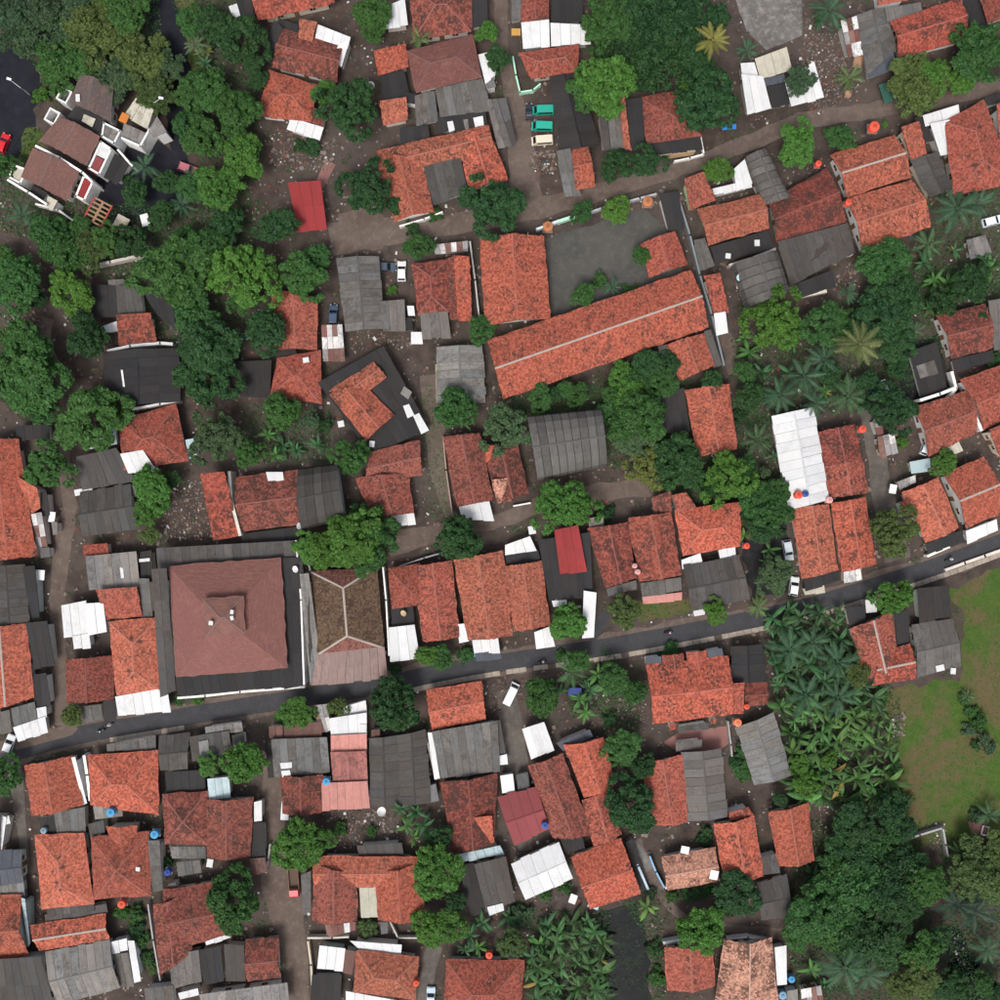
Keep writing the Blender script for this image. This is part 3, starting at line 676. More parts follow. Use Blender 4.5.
h('house', 'L-shaped orange roof on black', 'L-shaped orange tiled roof set on a black sheeted base with white vents', 3.5, ["g o 329,391 374,362 387,377 345,408", "g o 362,383 394,416 366,441 330,394", "f K@2.6 318,383 384,346 430,429 371,453"])
h('house', 'maroon hip with orange strip', 'maroon hip roof with an orange tile strip and broken grey porch', 3.0, ["h d 447,260 449,312 418,315 412,264", "s d@2.8 447,262 455,260 458,318 450,320", "s o@2.8 454,259 470,260 472,321 458,320", "s G@2.4 420,314 448,312 451,337 422,338", "s X@2.3 433,245 468,241 468,250 435,253"])
h('school_building', 'short school gable', 'tall orange gabled school wing standing across the end of the paved yard', 4.2, ["g o 544,236 550,319 485,326 480,238"], cat='school', wall=(0.7, 0.68, 0.6))
h('school_building', 'long school roof', 'very long orange gabled school with a pale ridge line', 4.0, ["g o w 487,341 691,270 709,327 503,399"], cat='school', wall=(0.7, 0.68, 0.6))
h('school_building', 'small school annex', 'short orange annex flanked by grey sheets under the long school roof', 3.2, ["g o 704,333 714,366 680,381 665,345", "s D@2.8 657,347 666,345 678,380 668,384", "s D@2.8 703,332 710,330 722,364 713,367"], cat='school')
h('kiosk', 'red schoolyard kiosk', 'small red gabled building inside the paved school yard', 3.2, ["g r 675,231 687,265 649,278 641,244", "s K@2.6 658,195 678,193 684,230 668,230"], cat='kiosk', wall=WH)
h('house', 'narrow red lean-to', 'narrow red tiled lean-to with white tin square behind the school wall', 2.8, ["s r 702,278 718,275 729,312 714,314", "s W@2.6 713,314 725,312 728,332 716,335"])
h('shed', 'plain grey shed', 'plain light grey gabled sheet shed below the maroon hip roof', 2.8, ["g I 482,345 485,403 437,403 437,347"], cat='shed')
h('house', 'maroon roof under the palms', 'maroon gabled house with grey side roof and white-edged black porch', 3.2, ["g d 936,316 985,304 993,348 951,359", "s G@3 985,302 1010,298 1012,348 994,350", "s K@2.4 951,360 992,350 994,360 954,371"])
h('house', 'edge red gable', 'red gabled house cut by the picture edge above a narrow alley', 3.2, ["g r 960,380 1010,362 1018,410 983,430"], wall=WH)
h('house', 'red gable with white rim', 'red gabled house with white parapets and a pale water tank cover', 3.2, ["g r 914,408 968,390 977,433 928,456", "f L@2.7 947,446 958,440 963,450 951,455"], wall=WH)
h('house', 'red wedge at the edge', 'red wedge of tiled roof at the picture edge below an alley', 3.0, ["s r 985,430 1012,420 1012,462 999,455"])
h('shed', 'grey hut under palms', 'small grey hut among palms near a pale blue car', 2.3, ["f I 966,240 985,235 992,252 970,258"], cat='shed')
# left middle
h('house', 'long orange edge house', 'long orange gabled house cut by the picture edge beside the dirt path', 3.4, ["g o 18,439 37,556 -14,562 -18,440", "s o@3 20,476 41,488 41,508 30,514", "f K@2.5 16,426 50,424 50,438 17,440", "s X@2.2 33,514 44,512 48,548 37,549"])
h('house', 'dark grey edge gable', 'dark grey gabled house at the picture edge with cluttered alley side', 3.0, ["g D 24,564 29,622 -6,626 -8,566", "s K@2.4 26,566 38,565 40,618 30,620"])
h('house', 'red house with white patch', 'red hip-roofed house with a big white sheet laid on its corner', 3.2, ["h r 118,420 176,404 188,461 124,470", "s W@4.1 121,454 144,450 157,471 128,473", "s A@2.6 88,448 116,426 117,442 90,449", "s A@2.4 186,440 196,438 197,456 188,458"], wall=WH)
h('shed', 'stacked dark sheet roofs', 'two dark grey sheet roofs stacked beside the dirt path', 2.8, ["s D 78,457 118,448 136,480 82,490", "g D 80,493 131,484 138,528 82,536"], cat='shed')
h('house', 'grey roof between two reds', 'house of light grey sheets between two small red tiled roofs', 2.8, ["s I 87,556 138,551 140,586 89,590", "s r@2.9 84,545 108,543 109,554 84,556", "s r@3 99,589 140,586 142,616 106,619", "s G@2.5 140,578 151,578 153,616 142,617"])
h('mosque', 'mosque', 'large square mosque with a two-tier brown pyramid roof on grey sheeted base', 5.2, ["h m n 169,566 281,558 287,668 176,677", "h q@9.4 203,599 243,596 245,633 206,637", "s D@3.6 157,548 300,540 301,560 158,570", "s D@3.5 157,568 172,567 176,690 160,696", "f K@3.5 280,558 301,557 303,684 284,688", "f K@3.4 174,676 288,668 290,686 178,695"], cat='mosque', wall=WH)
h('hall', 'mossy pavilion', 'mossy brown hip-roofed pavilion with white hip lines beside the mosque', 3.8, ["h y we 377,567 384,648 317,655 311,572", "s T@3.2 318,652 385,646 388,678 311,685", "s I@3.4 302,573 311,572 320,655 310,684"], cat='hall', wall=WH)
h('house', 'first red trio roof', 'red tiled roof with a side wing and white porch, next to the mossy pavilion', 3.2, ["g r 452,560 459,637 423,642 414,566", "h r@3 389,568 420,564 424,604 392,608", "s W@2.6 389,627 415,624 420,657 390,661", "s W@2.7 457,624 466,623 469,640 459,642"])
h('house', 'middle red trio roof', 'orange-red gable, middle of three joined roofs over a blue shop awning', 3.4, ["g o 503,550 512,636 468,640 454,560", "s W@2.6 472,640 498,637 500,652 474,653", "s N@2.4 475,653 500,650 502,658 476,661"])
h('house', 'last red trio roof', 'orange-red gable with white tin squares, last of three joined roofs', 3.2, ["g o 541,561 550,625 514,632 504,566", "s W@2.7 505,545 530,536 536,549 505,554", "f K@2.5 505,555 538,550 541,560 506,565", "s W@2.5 534,632 550,626 555,645 536,648"])
h('house', 'red metal roof on black', 'bright red metal roof rising from a black flat base near the road', 4.2, ["f R 554,530 578,525 587,570 560,574", "f K@3 538,540 590,532 593,596 549,600", "s W@2.7 583,590 596,592 594,637 582,638", "s W@2.6 550,595 566,594 567,604 553,606"])
h('house', 'dark red terrace', 'dark red terrace house with a pale parapet dividing its roof', 3.2, ["g d 235,477 298,470 300,524 242,532", "s r@3.1 205,474 229,472 240,535 213,540", "f W@3.9 266,472 283,472 284,480 268,481", "f K@2.4 240,534 302,526 303,540 244,546"])
h('shed', 'dark vaulted shed', 'dark grey vaulted sheet shed touching the dark red terrace', 2.9, ["v D 300,468 340,463 348,518 303,530"], cat='shed')
h('house', 'dark red L house', 'dark red L-shaped tiled house with a white porch beside a dirt yard', 3.2, ["g d 371,452 420,440 422,475 364,486", "g d 408,472 413,513 374,518 355,478", "s W@2.6 390,516 414,511 416,524 391,527"])
h('house', 'tall dark red roof', 'long dark red tiled roof with a white sheet porch beside the footpath', 3.2, ["g d 480,433 493,500 457,507 443,437", "s W@2.5 459,507 489,500 494,520 462,520"])
h('house', 'piebald red roof', 'dark red roof with pale and orange patches beside the grey barn', 3.0, ["g d 518,446 528,493 498,504 483,446", "s o@3.2 484,445 506,446 507,456 486,462", "s u@3.3 491,480 508,478 511,500 497,503"])
h('barn', 'grey barn', 'large weathered grey sheet barn half hidden by greenery', 3.4, ["v G 526,416 600,409 606,466 537,481"], cat='barn')
h('house', 'orange gable with black wing', 'orange gabled house with a black flat wing, below the school annex', 3.4, ["g o 729,384 737,449 697,457 685,390", "f K@2.7 656,392 684,388 690,430 660,434"])
h('hall', 'long white roof', 'long hall under a clean white metal roof', 3.8, ["g W 813,407 828,500 789,510 772,416"], cat='hall', wall=WH)
h('house', 'dark red roof by the white hall', 'dark red tiled house pressed against the long white hall', 3.2, ["g d 854,424 862,460 824,466 817,432", "g r@3.1 862,458 868,493 830,498 824,464"])
h('house', 'inner twin orange gable', 'orange gabled house, below the long white roof, with a black porch', 3.2, ["g o 828,504 838,570 802,579 791,507", "s K@2.5 803,578 838,570 840,580 805,590"])
h('house', 'outer twin orange gable', 'orange gabled house with a broken white porch, beside a yellowing round tree', 3.2, ["g o 865,497 876,564 842,572 831,503", "s X@2.5 843,572 860,568 862,579 844,583"])
h('house', 'orange hip with white porch', 'orange hip-roofed house with two white porch roofs under trees', 3.2, ["h o 675,510 742,502 740,546 683,556", "s r@3.1 671,495 685,492 697,508 679,520", "s W@2.6 681,560 700,553 703,564 682,568", "s W@2.6 718,550 735,546 736,556 720,560"])
h('house', 'black gable by the verge', 'blackish weathered sheet gable beside a strip of lawn above the road', 3.0, ["g D 683,566 739,556 750,598 691,611"])
h('house', 'red gable above the lawn', 'red gabled house with an open grey porch above the narrow lawn', 3.2, ["g r 671,512 681,575 640,582 628,518", "s d@3 651,497 670,491 672,512 654,515", "s G@2.3 640,583 681,577 682,590 642,597"])
h('house', 'dark red neighbour', 'dark red tiled house wedged between the red metal roof and a red gable', 3.0, ["g d 628,522 636,578 605,588 588,528"])
h('house', 'smooth orange gable', 'smooth orange-red gable with a black porch beside the bending road', 3.2, ["g o 938,477 959,528 926,543 902,492", "s K@2.5 924,545 961,530 965,540 928,554"])
h('house', 'edge orange gable by road', 'orange gable with a pale dividing parapet and white porch over the road', 3.4, ["g o w 943,474 984,457 1005,512 966,528", "s W@2.6 965,531 996,519 998,530 967,543"], wall=WH)
h('shed', 'white and brown shack', 'small shack of white and brown sheets in a bare yard', 2.3, ["s X 876,437 893,433 898,452 880,458", "f A@2.0 909,462 930,458 931,470 911,473"], cat='shed')
# left lower
h('house', 'white cross-shaped roof', 'cross-shaped white tin roof beside the dirt path', 2.9, ["s W 63,605 88,600 90,634 64,637", "s W@3.1 87,603 105,602 107,631 88,635", "s W@2.7 73,636 90,633 91,647 74,649"], wall=WH)
h('house', 'mossy dark red square', 'small square dark red roof below the white cross-shaped roof', 3.0, ["g d 113,655 114,699 67,703 66,659", "s G@2.4 82,706 102,704 103,719 84,721", "f K@2.3 103,700 115,700 116,720 104,721"])
h('house', 'orange hip with white front', 'orange hip-roofed house with a wide white porch onto the road', 3.2, ["h o 161,617 160,690 117,695 109,622", "s W@2.7 116,696 168,687 171,711 118,715"], wall=WH)
h('house', 'orange edge house with black yard', 'orange tiled house at the picture edge with black sheet roofs beside it', 3.2, ["g o w 26,623 34,698 -14,712 -18,628", "s K@2.7 28,622 50,620 55,665 34,668", "s K@2.6 35,674 48,672 51,706 34,708", "s G@2.6 12,708 36,701 38,722 15,730", "s W@2.5 14,727 46,716 48,732 18,741", "s W@2.6 37,708 47,706 47,716 38,720", "s G@2.4 -8,714 11,709 12,731 -8,736"])
h('house', 'first orange roof under the road', 'orange gabled house with a white side strip, first below the road', 3.2, ["g o 73,755 83,805 32,816 24,765"], wall=WH)
h('house', 'square orange hip', 'square orange hip-roofed house with a blue water tank on its terrace', 3.2, ["h o 88,755 157,750 159,815 91,805", "s G@2.5 107,744 156,735 156,748 107,751", "f I@2.8 93,806 122,803 123,816 95,819"])
h('shed', 'dark sheds below the road', 'group of dark grey sheds between the road and a dark red house', 2.6, ["g D 159,737 190,733 188,768 160,770", "s D@2.4 190,736 230,730 232,752 192,760", "f K@2.4 165,772 205,770 206,792 167,794"], cat='shed')
h('house', 'wide dark red house', 'wide dark red house of two joined roofs with a pale aqua porch', 3.2, ["h d 163,794 208,791 208,845 165,844", "g d 253,797 250,856 208,858 205,799", "s A@2.9 208,778 230,776 231,797 209,799", "s G@2.4 170,846 206,846 206,858 172,858"])
h('house', 'grey valley roof', 'house with a grey sheet valley roof, brown lean-tos and dark red rear', 2.8, ["s G 272,738 328,736 330,772 274,776", "g d 323,774 323,812 283,814 280,776", "s B@2.6 269,726 283,725 283,737 269,738", "s B@2.7 284,725 322,721 322,736 284,738", "s X@2.6 311,705 328,703 331,730 322,732"])
h('house', 'pink striped roof', 'long narrow house with white, pink and mottled red roof sheets', 3.2, ["s W 329,718 367,712 367,733 331,735", "s P@3.2 331,735 367,733 367,750 331,751", "s p@3.1 331,751 367,750 368,780 333,782", "s P@3.0 322,782 368,780 370,807 322,810", "s W@2.7 345,706 366,700 367,713 335,719"], wall=WH)
h('shed', 'double dark shed', 'pair of long dark grey sheet gables side by side below a big tree', 2.9, ["g D 397,735 400,805 371,806 370,738", "g D 425,729 430,803 401,805 398,735"], cat='shed')
h('house', 'orange gable by the white van', 'orange gabled house on the roadside next to a parked white van', 3.2, ["g o 426,691 482,681 486,719 432,730"], wall=WH)
h('shed', 'big patchy grey roof', 'big patchy grey sheet roof with a white gutter strip', 3.0, ["s G 432,730 498,719 500,771 441,778", "s W@2.8 428,731 433,731 440,777 434,778", "s W@2.5 500,775 513,773 515,791 502,793"], cat='shed')
h('house', 'mottled red roof with orange corner', 'mottled dark red roof with an orange corner and a pale porch', 3.0, ["g d 497,773 494,843 453,852 440,782", "s o@3.3 466,816 492,813 494,842 470,849", "s A@2.6 458,854 500,845 504,853 460,862"])
h('shed', 'black sheet yard', 'black sheet-roofed yard edged in pink beside a white gabled roof', 2.6, ["s D 474,862 506,854 515,900 486,912", "f W@2.8 487,907 503,903 504,909 489,914", "f K@1.8 460,864 474,862 486,912 468,916"], cat='shed')
h('shed', 'tilted white square', 'tilted square white tin roof beside the lane below the white van', 2.8, ["s W 522,728 544,721 554,749 531,759"], cat='shed', wall=WH)
h('house', 'maroon metal gable', 'maroon metal gable with a blue tank on its corner', 3.0, ["g E 497,797 537,788 550,828 514,845"], wall=WH)
h('hall', 'white gabled roof', 'clean white metal gable tilted beside the black sheet yard', 3.2, ["g W 511,864 559,842 573,878 525,899"], cat='hall', wall=WH)
h('house', 'worn red long roof', 'worn dark red long roof sloping down beside the maroon metal gable', 3.2, ["g d 562,753 592,835 553,838 528,765", "f N@2.7 556,743 590,729 593,736 562,750"])
h('house', 'orange upper neighbour', 'orange gable joined above a darker red roof', 3.2, ["g o 603,737 616,785 584,798 564,745", "g r@3.1 608,788 622,834 594,846 582,800"])
h('house', 'orange gable by the pond', 'orange gabled house with a blue-edged alley beside the dark pond', 3.2, ["g o 571,857 621,838 641,893 590,909", "f K@1.6 625,842 632,838 648,886 641,892"], wall=WH)
h('house', 'roadside house with twin porches', 'large orange gabled house with two small porch gables toward the road', 3.6, ["g o 646,665 728,656 733,714 653,724", "g r@3.5 683,653 686,674 665,676 662,655", "g r@3.5 706,650 708,670 689,672 686,652", "s N@3.4 645,658 661,656 662,664 646,667", "s N@3.4 707,651 722,648 724,657 708,659", "s r@3.4 730,682 742,681 744,713 732,714", "g d@3 743,684 767,683 768,704 745,706", "g K@2.7 762,644 765,682 731,683 732,646"], wall=WH)
h('shed', 'tilted brown-grey shed', 'tilted brown-grey gabled shed beside the banana grove', 2.8, ["g I 773,712 791,776 755,785 736,727"], cat='shed')
h('house', 'red and grey twin', 'house half red tiles and half grey sheets below the pink terrace', 3.0, ["g r 682,754 688,822 655,825 641,762", "g G@2.9 721,748 727,817 689,821 682,752", "s G@2.3 675,742 702,739 702,748 676,751"])
h('house', 'orange house by the path', 'orange gabled house with a red top bump beside a small grey shed', 3.2, ["g o 754,815 763,876 725,882 713,824", "s r@3.1 728,812 748,806 754,816 730,821", "s D@2.6 760,857 777,852 780,872 763,874"], wall=WH)
h('house', 'mottled red cottage', 'small mottled red cottage with white patches beside the curving footpath', 3.0, ["g u 661,857 715,847 719,881 667,890"], wall=WH)
h('house', 'orange house by the forest', 'orange gabled house at the edge of the big dark trees', 3.2, ["g o 808,802 814,861 779,866 768,812"])
h('shed', 'small grey gabled hut', 'small grey gabled hut with pale end wall beside the footpath', 2.8, ["g D 757,885 787,874 792,918 761,919"], cat='shed', wall=WH)
h('house', 'red roof by the pond', 'red tiled house on the far bank of the dark pond', 3.0, ["g r 712,942 715,986 667,990 665,947"])
h('house', 'pale mottled roof', 'pale mottled tile house with white sheets along its side', 3.2, ["g u 771,937 779,1012 714,1012 724,940", "s W@2.4 773,945 785,943 787,983 777,984"])
h('shed', 'corner hut with white sheet', 'tiny hut with a white sheet at the bottom edge below palms', 2.2, ["s X 800,988 820,984 824,1004 802,1008"], cat='shed')
# bottom left
h('house', 'edge sliver of orange', 'sliver of an orange roof with white gutter at the picture edge', 3.0, ["s o -12,813 4,813 0,852 -12,856", "s W@2.7 4,814 9,816 2,850 -1,851"])
h('house', 'slate blue roof', 'small slate-blue metal gable at the picture edge', 3.0, ["g N -6,852 22,850 24,882 -6,886", "f I@2.4 -6,885 24,882 25,895 -6,898"])
h('house', 'bright orange edge gable', 'bright orange gable at the picture edge with a white-blue end wall', 3.0, ["g o -8,896 22,895 29,955 -8,960", "s A@2.6 24,895 28,896 30,942 28,946"])
h('house', 'paired orange hip', 'orange hip-roofed house with a pale ridge, joined to a pyramid-roofed one', 3.4, ["h o 84,833 94,904 42,909 35,835", "s G@2.8 55,812 86,806 86,832 57,834", "f K@2.5 40,818 55,815 57,833 41,834"])
h('house', 'paired orange pyramid', 'orange pyramid-roofed house with a front gable and grey side strip', 3.4, ["h r 91,837 149,832 151,896 94,899", "g o@3.5 137,825 135,845 112,846 106,826", "s G@2.8 150,838 162,838 163,890 152,892"])
h('house', 'slim orange gable', 'slim orange gable with a pale ridge above a grey gabled roof', 2.8, ["g o w 30,925 106,914 110,939 40,951", "s D@2.4 45,914 107,903 108,912 46,924"])
h('house', 'light grey gabled house', 'light grey sheet gable with a white L-shaped terrace beside it', 3.0, ["g I 45,953 110,940 120,987 58,1005", "f W@2.6 110,942 127,938 128,950 112,953", "f W@2.5 128,940 135,940 141,980 134,982", "f G@2.3 113,954 128,952 134,985 120,987"], wall=WH)
h('shed', 'dark grey corner shed', 'dark grey sheet shed filling the bottom corner of the picture', 2.8, ["s D -8,956 44,953 56,1012 -8,1014"], cat='shed')
h('house', 'dark red house by the junction', 'dark red tiled house with a grey wing beside the wide dirt junction', 3.2, ["g d 163,890 222,881 230,934 172,950", "g d 186,893 192,952 160,975 153,905", "s G@2.7 170,953 200,948 202,980 172,988"])
h('house', 'dark red square with grey wing', 'dark red square roof with a grey side wing at the lane corner', 2.9, ["g d 246,940 279,937 281,977 247,981", "s D@2.6 225,942 245,943 246,980 226,980", "s K@2.5 199,948 222,944 224,980 204,984"])
h('house', 'bottom strip of grey patches', 'strip of pale grey patched sheets along the bottom edge', 2.6, ["s I 200,993 288,981 290,1006 202,1012", "s G@2.5 145,987 174,984 176,1006 147,1008", "f W@2.7 178,993 198,988 199,994 180,999"])
h('house', 'orange house with inner court', 'orange house wrapped round a narrow white court beside a parked red truck', 3.3, ["g o 314,856 420,857 421,886 314,888", "g d 357,872 357,921 313,922 313,862", "g o 421,862 425,920 378,920 376,872", "f L@2.4 359,886 378,886 378,917 361,917", "s G@2.5 302,873 312,869 311,911 303,915"])
h('shed', 'white awning square', 'square white awning beside the lane at the bottom edge', 2.6, ["s W 320,944 346,947 343,970 317,968", "s B@2.5 346,948 357,950 352,974 343,972", "f K@2.0 312,974 342,974 340,1006 310,1004"], cat='shed')
h('house', 'orange hip at the bottom edge', 'orange hip roof with white strips at the bottom edge', 3.0, ["h o 357,950 419,957 415,1000 354,992", "s W@2.5 350,940 402,944 401,955 360,950", "s W@2.4 346,990 400,1000 398,1012 346,1006"])
h('house', 'red hip at the bottom edge', 'red hip roof beside a narrow lane at the bottom edge', 3.2, ["h r 446,960 524,960 520,1018 444,1018"])
# by the field
h('house', 'red L house by the field', 'red L-shaped house with white ridge lines beside the grassy field', 3.2, ["g r w 891,611 900,664 866,680 850,628", "g r w 876,652 910,644 916,678 872,686", "f K@2.6 894,612 909,610 909,643 897,645", "f K@2.5 845,608 865,605 866,622 850,628", "f W@2.4 865,600 876,599 877,611 866,612"])
h('shed', 'grey barn by the field', 'grey sheet shed with a black annex at the edge of the grassy field', 3.0, ["g G 911,625 953,619 961,665 917,677", "s K@3.2 915,588 947,585 951,616 919,622"], cat='shed')
# ------------------------------------------------------------------ vegetation
def crown_mesh(seed, nl, per, leaf, spread=0.22, flat=0.7, rough=.2, ridge=0):
    """a crown of radius 1: leaf-sized faces on many small clumps spread over uneven lobes"""
    r = random.Random(seed); npr = np.random.RandomState(seed)
    lobes = [(r.uniform(-.15, .15), r.uniform(-.15, .15), 0.05, r.uniform(.5, .68))]
    for i in range(6):
        a = i*1.047+r.uniform(-.4, .4); d = r.uniform(.38, .74); lobes.append((math.cos(a)*d, math.sin(a)*d, r.uniform(-.25, .15), r.uniform(.22, .50)))
    lobes.append((r.uniform(-.3, .3), r.uniform(-.3, .3), .35, .42))
    cl = []
    for k in range(nl):
        lx, ly, lz, lr = lobes[k % len(lobes)] if k < len(lobes)*4 else r.choice(lobes)
        u = r.uniform(-.25, 1); a = r.uniform(0, 6.283); s = math.sqrt(max(0, 1-u*u))
        q = lr*r.uniform(1-rough, 1.04)
        cl.append((lx+q*s*math.cos(a), ly+q*s*math.sin(a), (lz+q*u), r.uniform(.6, 1.25)*spread*(.6+.7*lr)))
    V = []; 
    cl = np.array(cl)
    n = nl*per
    idx = np.repeat(np.arange(nl), per)
    d = npr.normal(size=(n, 3)); d[:, 2] = np.abs(d[:, 2])*1.0-.25*np.abs(npr.normal(size=n)); d /= np.linalg.norm(d, axis=1)[:, None]
    rad = cl[idx, 3]*(npr.uniform(.35, 1.0, n)**.5)*npr.uniform(.85, 1.2, n)
    c = cl[idx, :3]+d*rad[:, None]
    c[:, 2] *= flat
    # leaf frame: normal mostly outwards, tangent random
    nrm = d*0.55+np.array([0, 0, .55])+npr.normal(size=(n, 3))*.42; nrm /= np.linalg.norm(nrm, axis=1)[:, None]
    tg = np.cross(nrm, npr.normal(size=(n, 3))); tg /= np.linalg.norm(tg, axis=1)[:, None]
    bt = np.cross(nrm, tg); sz = (leaf*npr.uniform(.45, 1.6, n))[:, None]
    v = np.stack([c-tg*sz*1.25, c-bt*sz*.62-nrm*sz*.1, c+tg*sz*1.25, c+bt*sz*.62-nrm*sz*.1], 1).reshape(-1, 3)
    m = bpy.data.meshes.new('crown')
    m.from_pydata(v.tolist(), [], (np.arange(n*4).reshape(-1, 4)).tolist()); m.materials.append(M['leaf']); m.update()
    return m
CROWN = {'round': [crown_mesh(10+i, 150, 85, .043, .165) for i in range(8)],
         'dense': [crown_mesh(30+i, 230, 60, .036, .12, .72, .12) for i in range(3)],
         'feather': [crown_mesh(50+i, 260, 62, .031, .14, .55, .45) for i in range(4)],
         'bush': [crown_mesh(70+i, 45, 60, .085, .24, .7) for i in range(3)]}
def trunk_mesh(seed, mat='bark'):
    r = random.Random(seed); mb = MB()
    base = [Vector((0, 0, 0))]; 
    for i in range(1, 5): base.append(Vector((r.uniform(-.05, .05), r.uniform(-.05, .05), i*.16)))
    mb.tube(base, [.075, .058, .05, .045, .038], 7)
    for k in range(7):
        a = k*.9+r.uniform(-.3, .3); s = base[2+k % 3]; L = r.uniform(.45, .75)
        p1 = s+Vector((math.cos(a)*L*.5, math.sin(a)*L*.5, .18)); p2 = s+Vector((math.cos(a+.15)*L, math.sin(a+.15)*L, .34+r.uniform(-.1, .15)))
        mb.tube([s, p1, p2], [.03, .02, .008], 5)
        a2 = a+r.uniform(-.8, .8); mb.tube([p1, p1+Vector((math.cos(a2)*.28, math.sin(a2)*.28, .22))], [.016, .005], 4)
    return mb.mesh('trunk', M[mat])
TRUNK = [trunk_mesh(i) for i in range(4)]
LC = [((0.056, 0.142, 0.022), 'bright green'), ((0.034, 0.096, 0.022), 'mid green'), ((0.020, 0.060, 0.018), 'dark green'),
      ((0.064, 0.100, 0.028), 'olive green'), ((0.046, 0.088, 0.040), 'grey-green'), ((0.13, 0.14, 0.03), 'yellowish')]
LABELS = {}
def near_refs(x, y, k):
    return [r[2] for r in sorted(REFS, key=lambda r: (r[0]-x)**2+(r[1]-y)**2)[:k]]
PENDING = []
def label_later(o, x, y, look, size):
    PENDING.append((o, x, y, look, size))
def tree(x, y, r, c, kind='round', hgt=None, name='tree', group='trees among the houses'):
    R = r/PX; hgt = hgt if hgt is not None else 2.2+R*.75
    zc = hgt+R*.25
    p = U(x, y, zc); p.z = 0
    root = thing(name, 'tree', 'tree' if name == 'tree' else 'shrub', p, rnd.uniform(0, 6.28), group)
    th = hgt+R*.25
    tr = link('trunk', rnd.choice(TRUNK), root); tr.scale = (R*.8, R*.8, th/1.05)
    if name == 'shrub': tr.scale = (R, R, th/.9)
    cr = link('crown', rnd.choice(CROWN[kind]), root, None, (0, 0, hgt))
    s = R*1.02; cr.scale = (s*rnd.uniform(.92, 1.1), s*rnd.uniform(.92, 1.1), s*rnd.uniform(.85, 1.1)); cr.rotation_euler = (0, 0, rnd.uniform(0, 6.28))
    b = LC[c][0]; j = rnd.uniform(.86, 1.16); k = rnd.uniform(-.1, .1)
    cr.color = (b[0]*j*(1+k), b[1]*j, b[2]*j*(1-k), 1)
    sz = 'small' if r < 13 else 'medium' if r < 22 else 'large' if r < 30 else 'spreading'
    shape = {'round': 'round', 'dense': 'dense', 'feather': 'feathery', 'bush': 'low'}[kind]
    label_later(root, x, y, f"{LC[c][1]} {'shrub' if name == 'shrub' else shape+' tree'}", sz)
    return root

TREES_ROUND = """212,22,16,2 240,38,23,2 208,86,22,1 236,110,24,1 202,135,20,1 240,156,22,0 216,186,25,0 250,58,12,2 258,80,11,2 325,92,12,0 372,10,20,1 372,32,10,1
488,30,12,0 498,56,13,2 588,88,20,1 608,16,26,1 690,92,14,0 718,170,15,0 800,143,20,0 840,135,15,1 935,76,17,0 985,50,28,1 962,78,15,0
15,282,28,1 68,294,22,0 86,337,23,2 25,350,25,1 30,386,34,1 6,376,20,1 130,240,18,2 105,240,16,1 176,270,36,1 160,214,16,2 192,312,22,1 196,352,24,2 0,258,15,1
205,250,26,1 276,224,21,2 225,226,17,2 300,276,22,1 316,256,12,1 264,330,25,2 210,340,30,2 206,378,26,2 585,294,13,1 582,211,11,1 617,208,13,0 642,255,9,1
622,376,13,0 648,364,17,2 662,384,15,1 630,396,17,0 650,407,16,1 612,394,12,1 638,376,13,1 668,362,11,2 640,418,0,0 714,380,12,2 752,396,15,2 890,264,25,1 900,292,26,2 976,282,22,2 826,326,23,1 882,312,25,2 897,342,18,2 898,368,12,2 892,408,24,2
90,420,30,1 108,412,13,0 40,408,18,1 150,488,22,0 146,512,14,0 150,536,10,3 172,480,10,2 350,540,33,0 325,550,22,0 372,530,24,1 368,556,20,1 308,548,15,0
640,416,27,1 636,434,20,4 680,456,26,2 670,474,16,1 706,483,13,1 772,510,19,1 754,500,16,1 776,490,14,1 690,478,14,2 752,520,10,2 762,532,12,2
72,716,12,3 5,776,16,1 208,766,11,0 243,762,24,0 296,714,15,0 396,705,29,2 427,655,12,0 441,660,12,1 578,660,13,1 540,698,21,1 625,612,15,3 717,612,12,0
625,748,18,1 642,768,14,2 615,680,17,1 636,694,14,1 632,806,25,2 232,903,26,1 295,850,24,0 320,842,12,0 438,838,13,2 437,876,26,0 428,930,18,0 450,928,17,0 456,905,11,2
707,930,25,0 688,932,12,0 706,950,10,0 740,896,20,2 796,940,15,1 816,912,26,1 890,810,20,2 852,816,16,2 822,895,14,1 865,835,18,2 905,830,14,2 925,955,20,1 922,982,20,3 900,986,16,3 995,992,12,2
45,230,20,1 5,166,13,1 135,192,15,2 190,188,16,1 165,182,12,2 190,20,13,1 194,92,19,1 190,126,18,1 60,86,10,3 395,204,10,2 470,197,11,2 418,246,13,1 482,330,13,1 540,398,12,1 578,394,11,1
612,412,13,1 565,390,10,1 556,394,9,2 458,545,12,1 25,375,16,0 12,340,14,1 830,375,12,2 870,380,12,2 858,322,12,1 945,300,14,2 745,470,12,1 
985,320,9,2 35,300,10,2 240,300,14,1 185,235,12,1 775,575,20,4 745,372,12,1  95,400,10,1 780,800,9,2 838,870,16,1 800,765,10,0 808,784,13,0 830,760,8,0 958,990,15,2 940,942,15,2 985,985,13,1 850,945,14,2 940,990,14,2"""
TREES_DENSE = """349,105,29,2 366,186,26,2 495,205,28,2 605,80,36,0 712,98,35,2 648,160,17,2 618,165,17,2 240,275,33,0 776,320,29,0 457,540,27,2 557,506,24,0 578,506,22,0 568,622,21,0 895,596,20,0 898,533,26,3
213,436,26,4 45,466,23,1 280,412,21,1 247,452,15,1 350,455,20,1 457,408,23,1 507,428,23,4 730,478,26,0 648,468,19,5 310,420,9,4 945,462,13,0 660,464,13,1 337,708,10,3 513,946,17,3 765,472,7,4"""
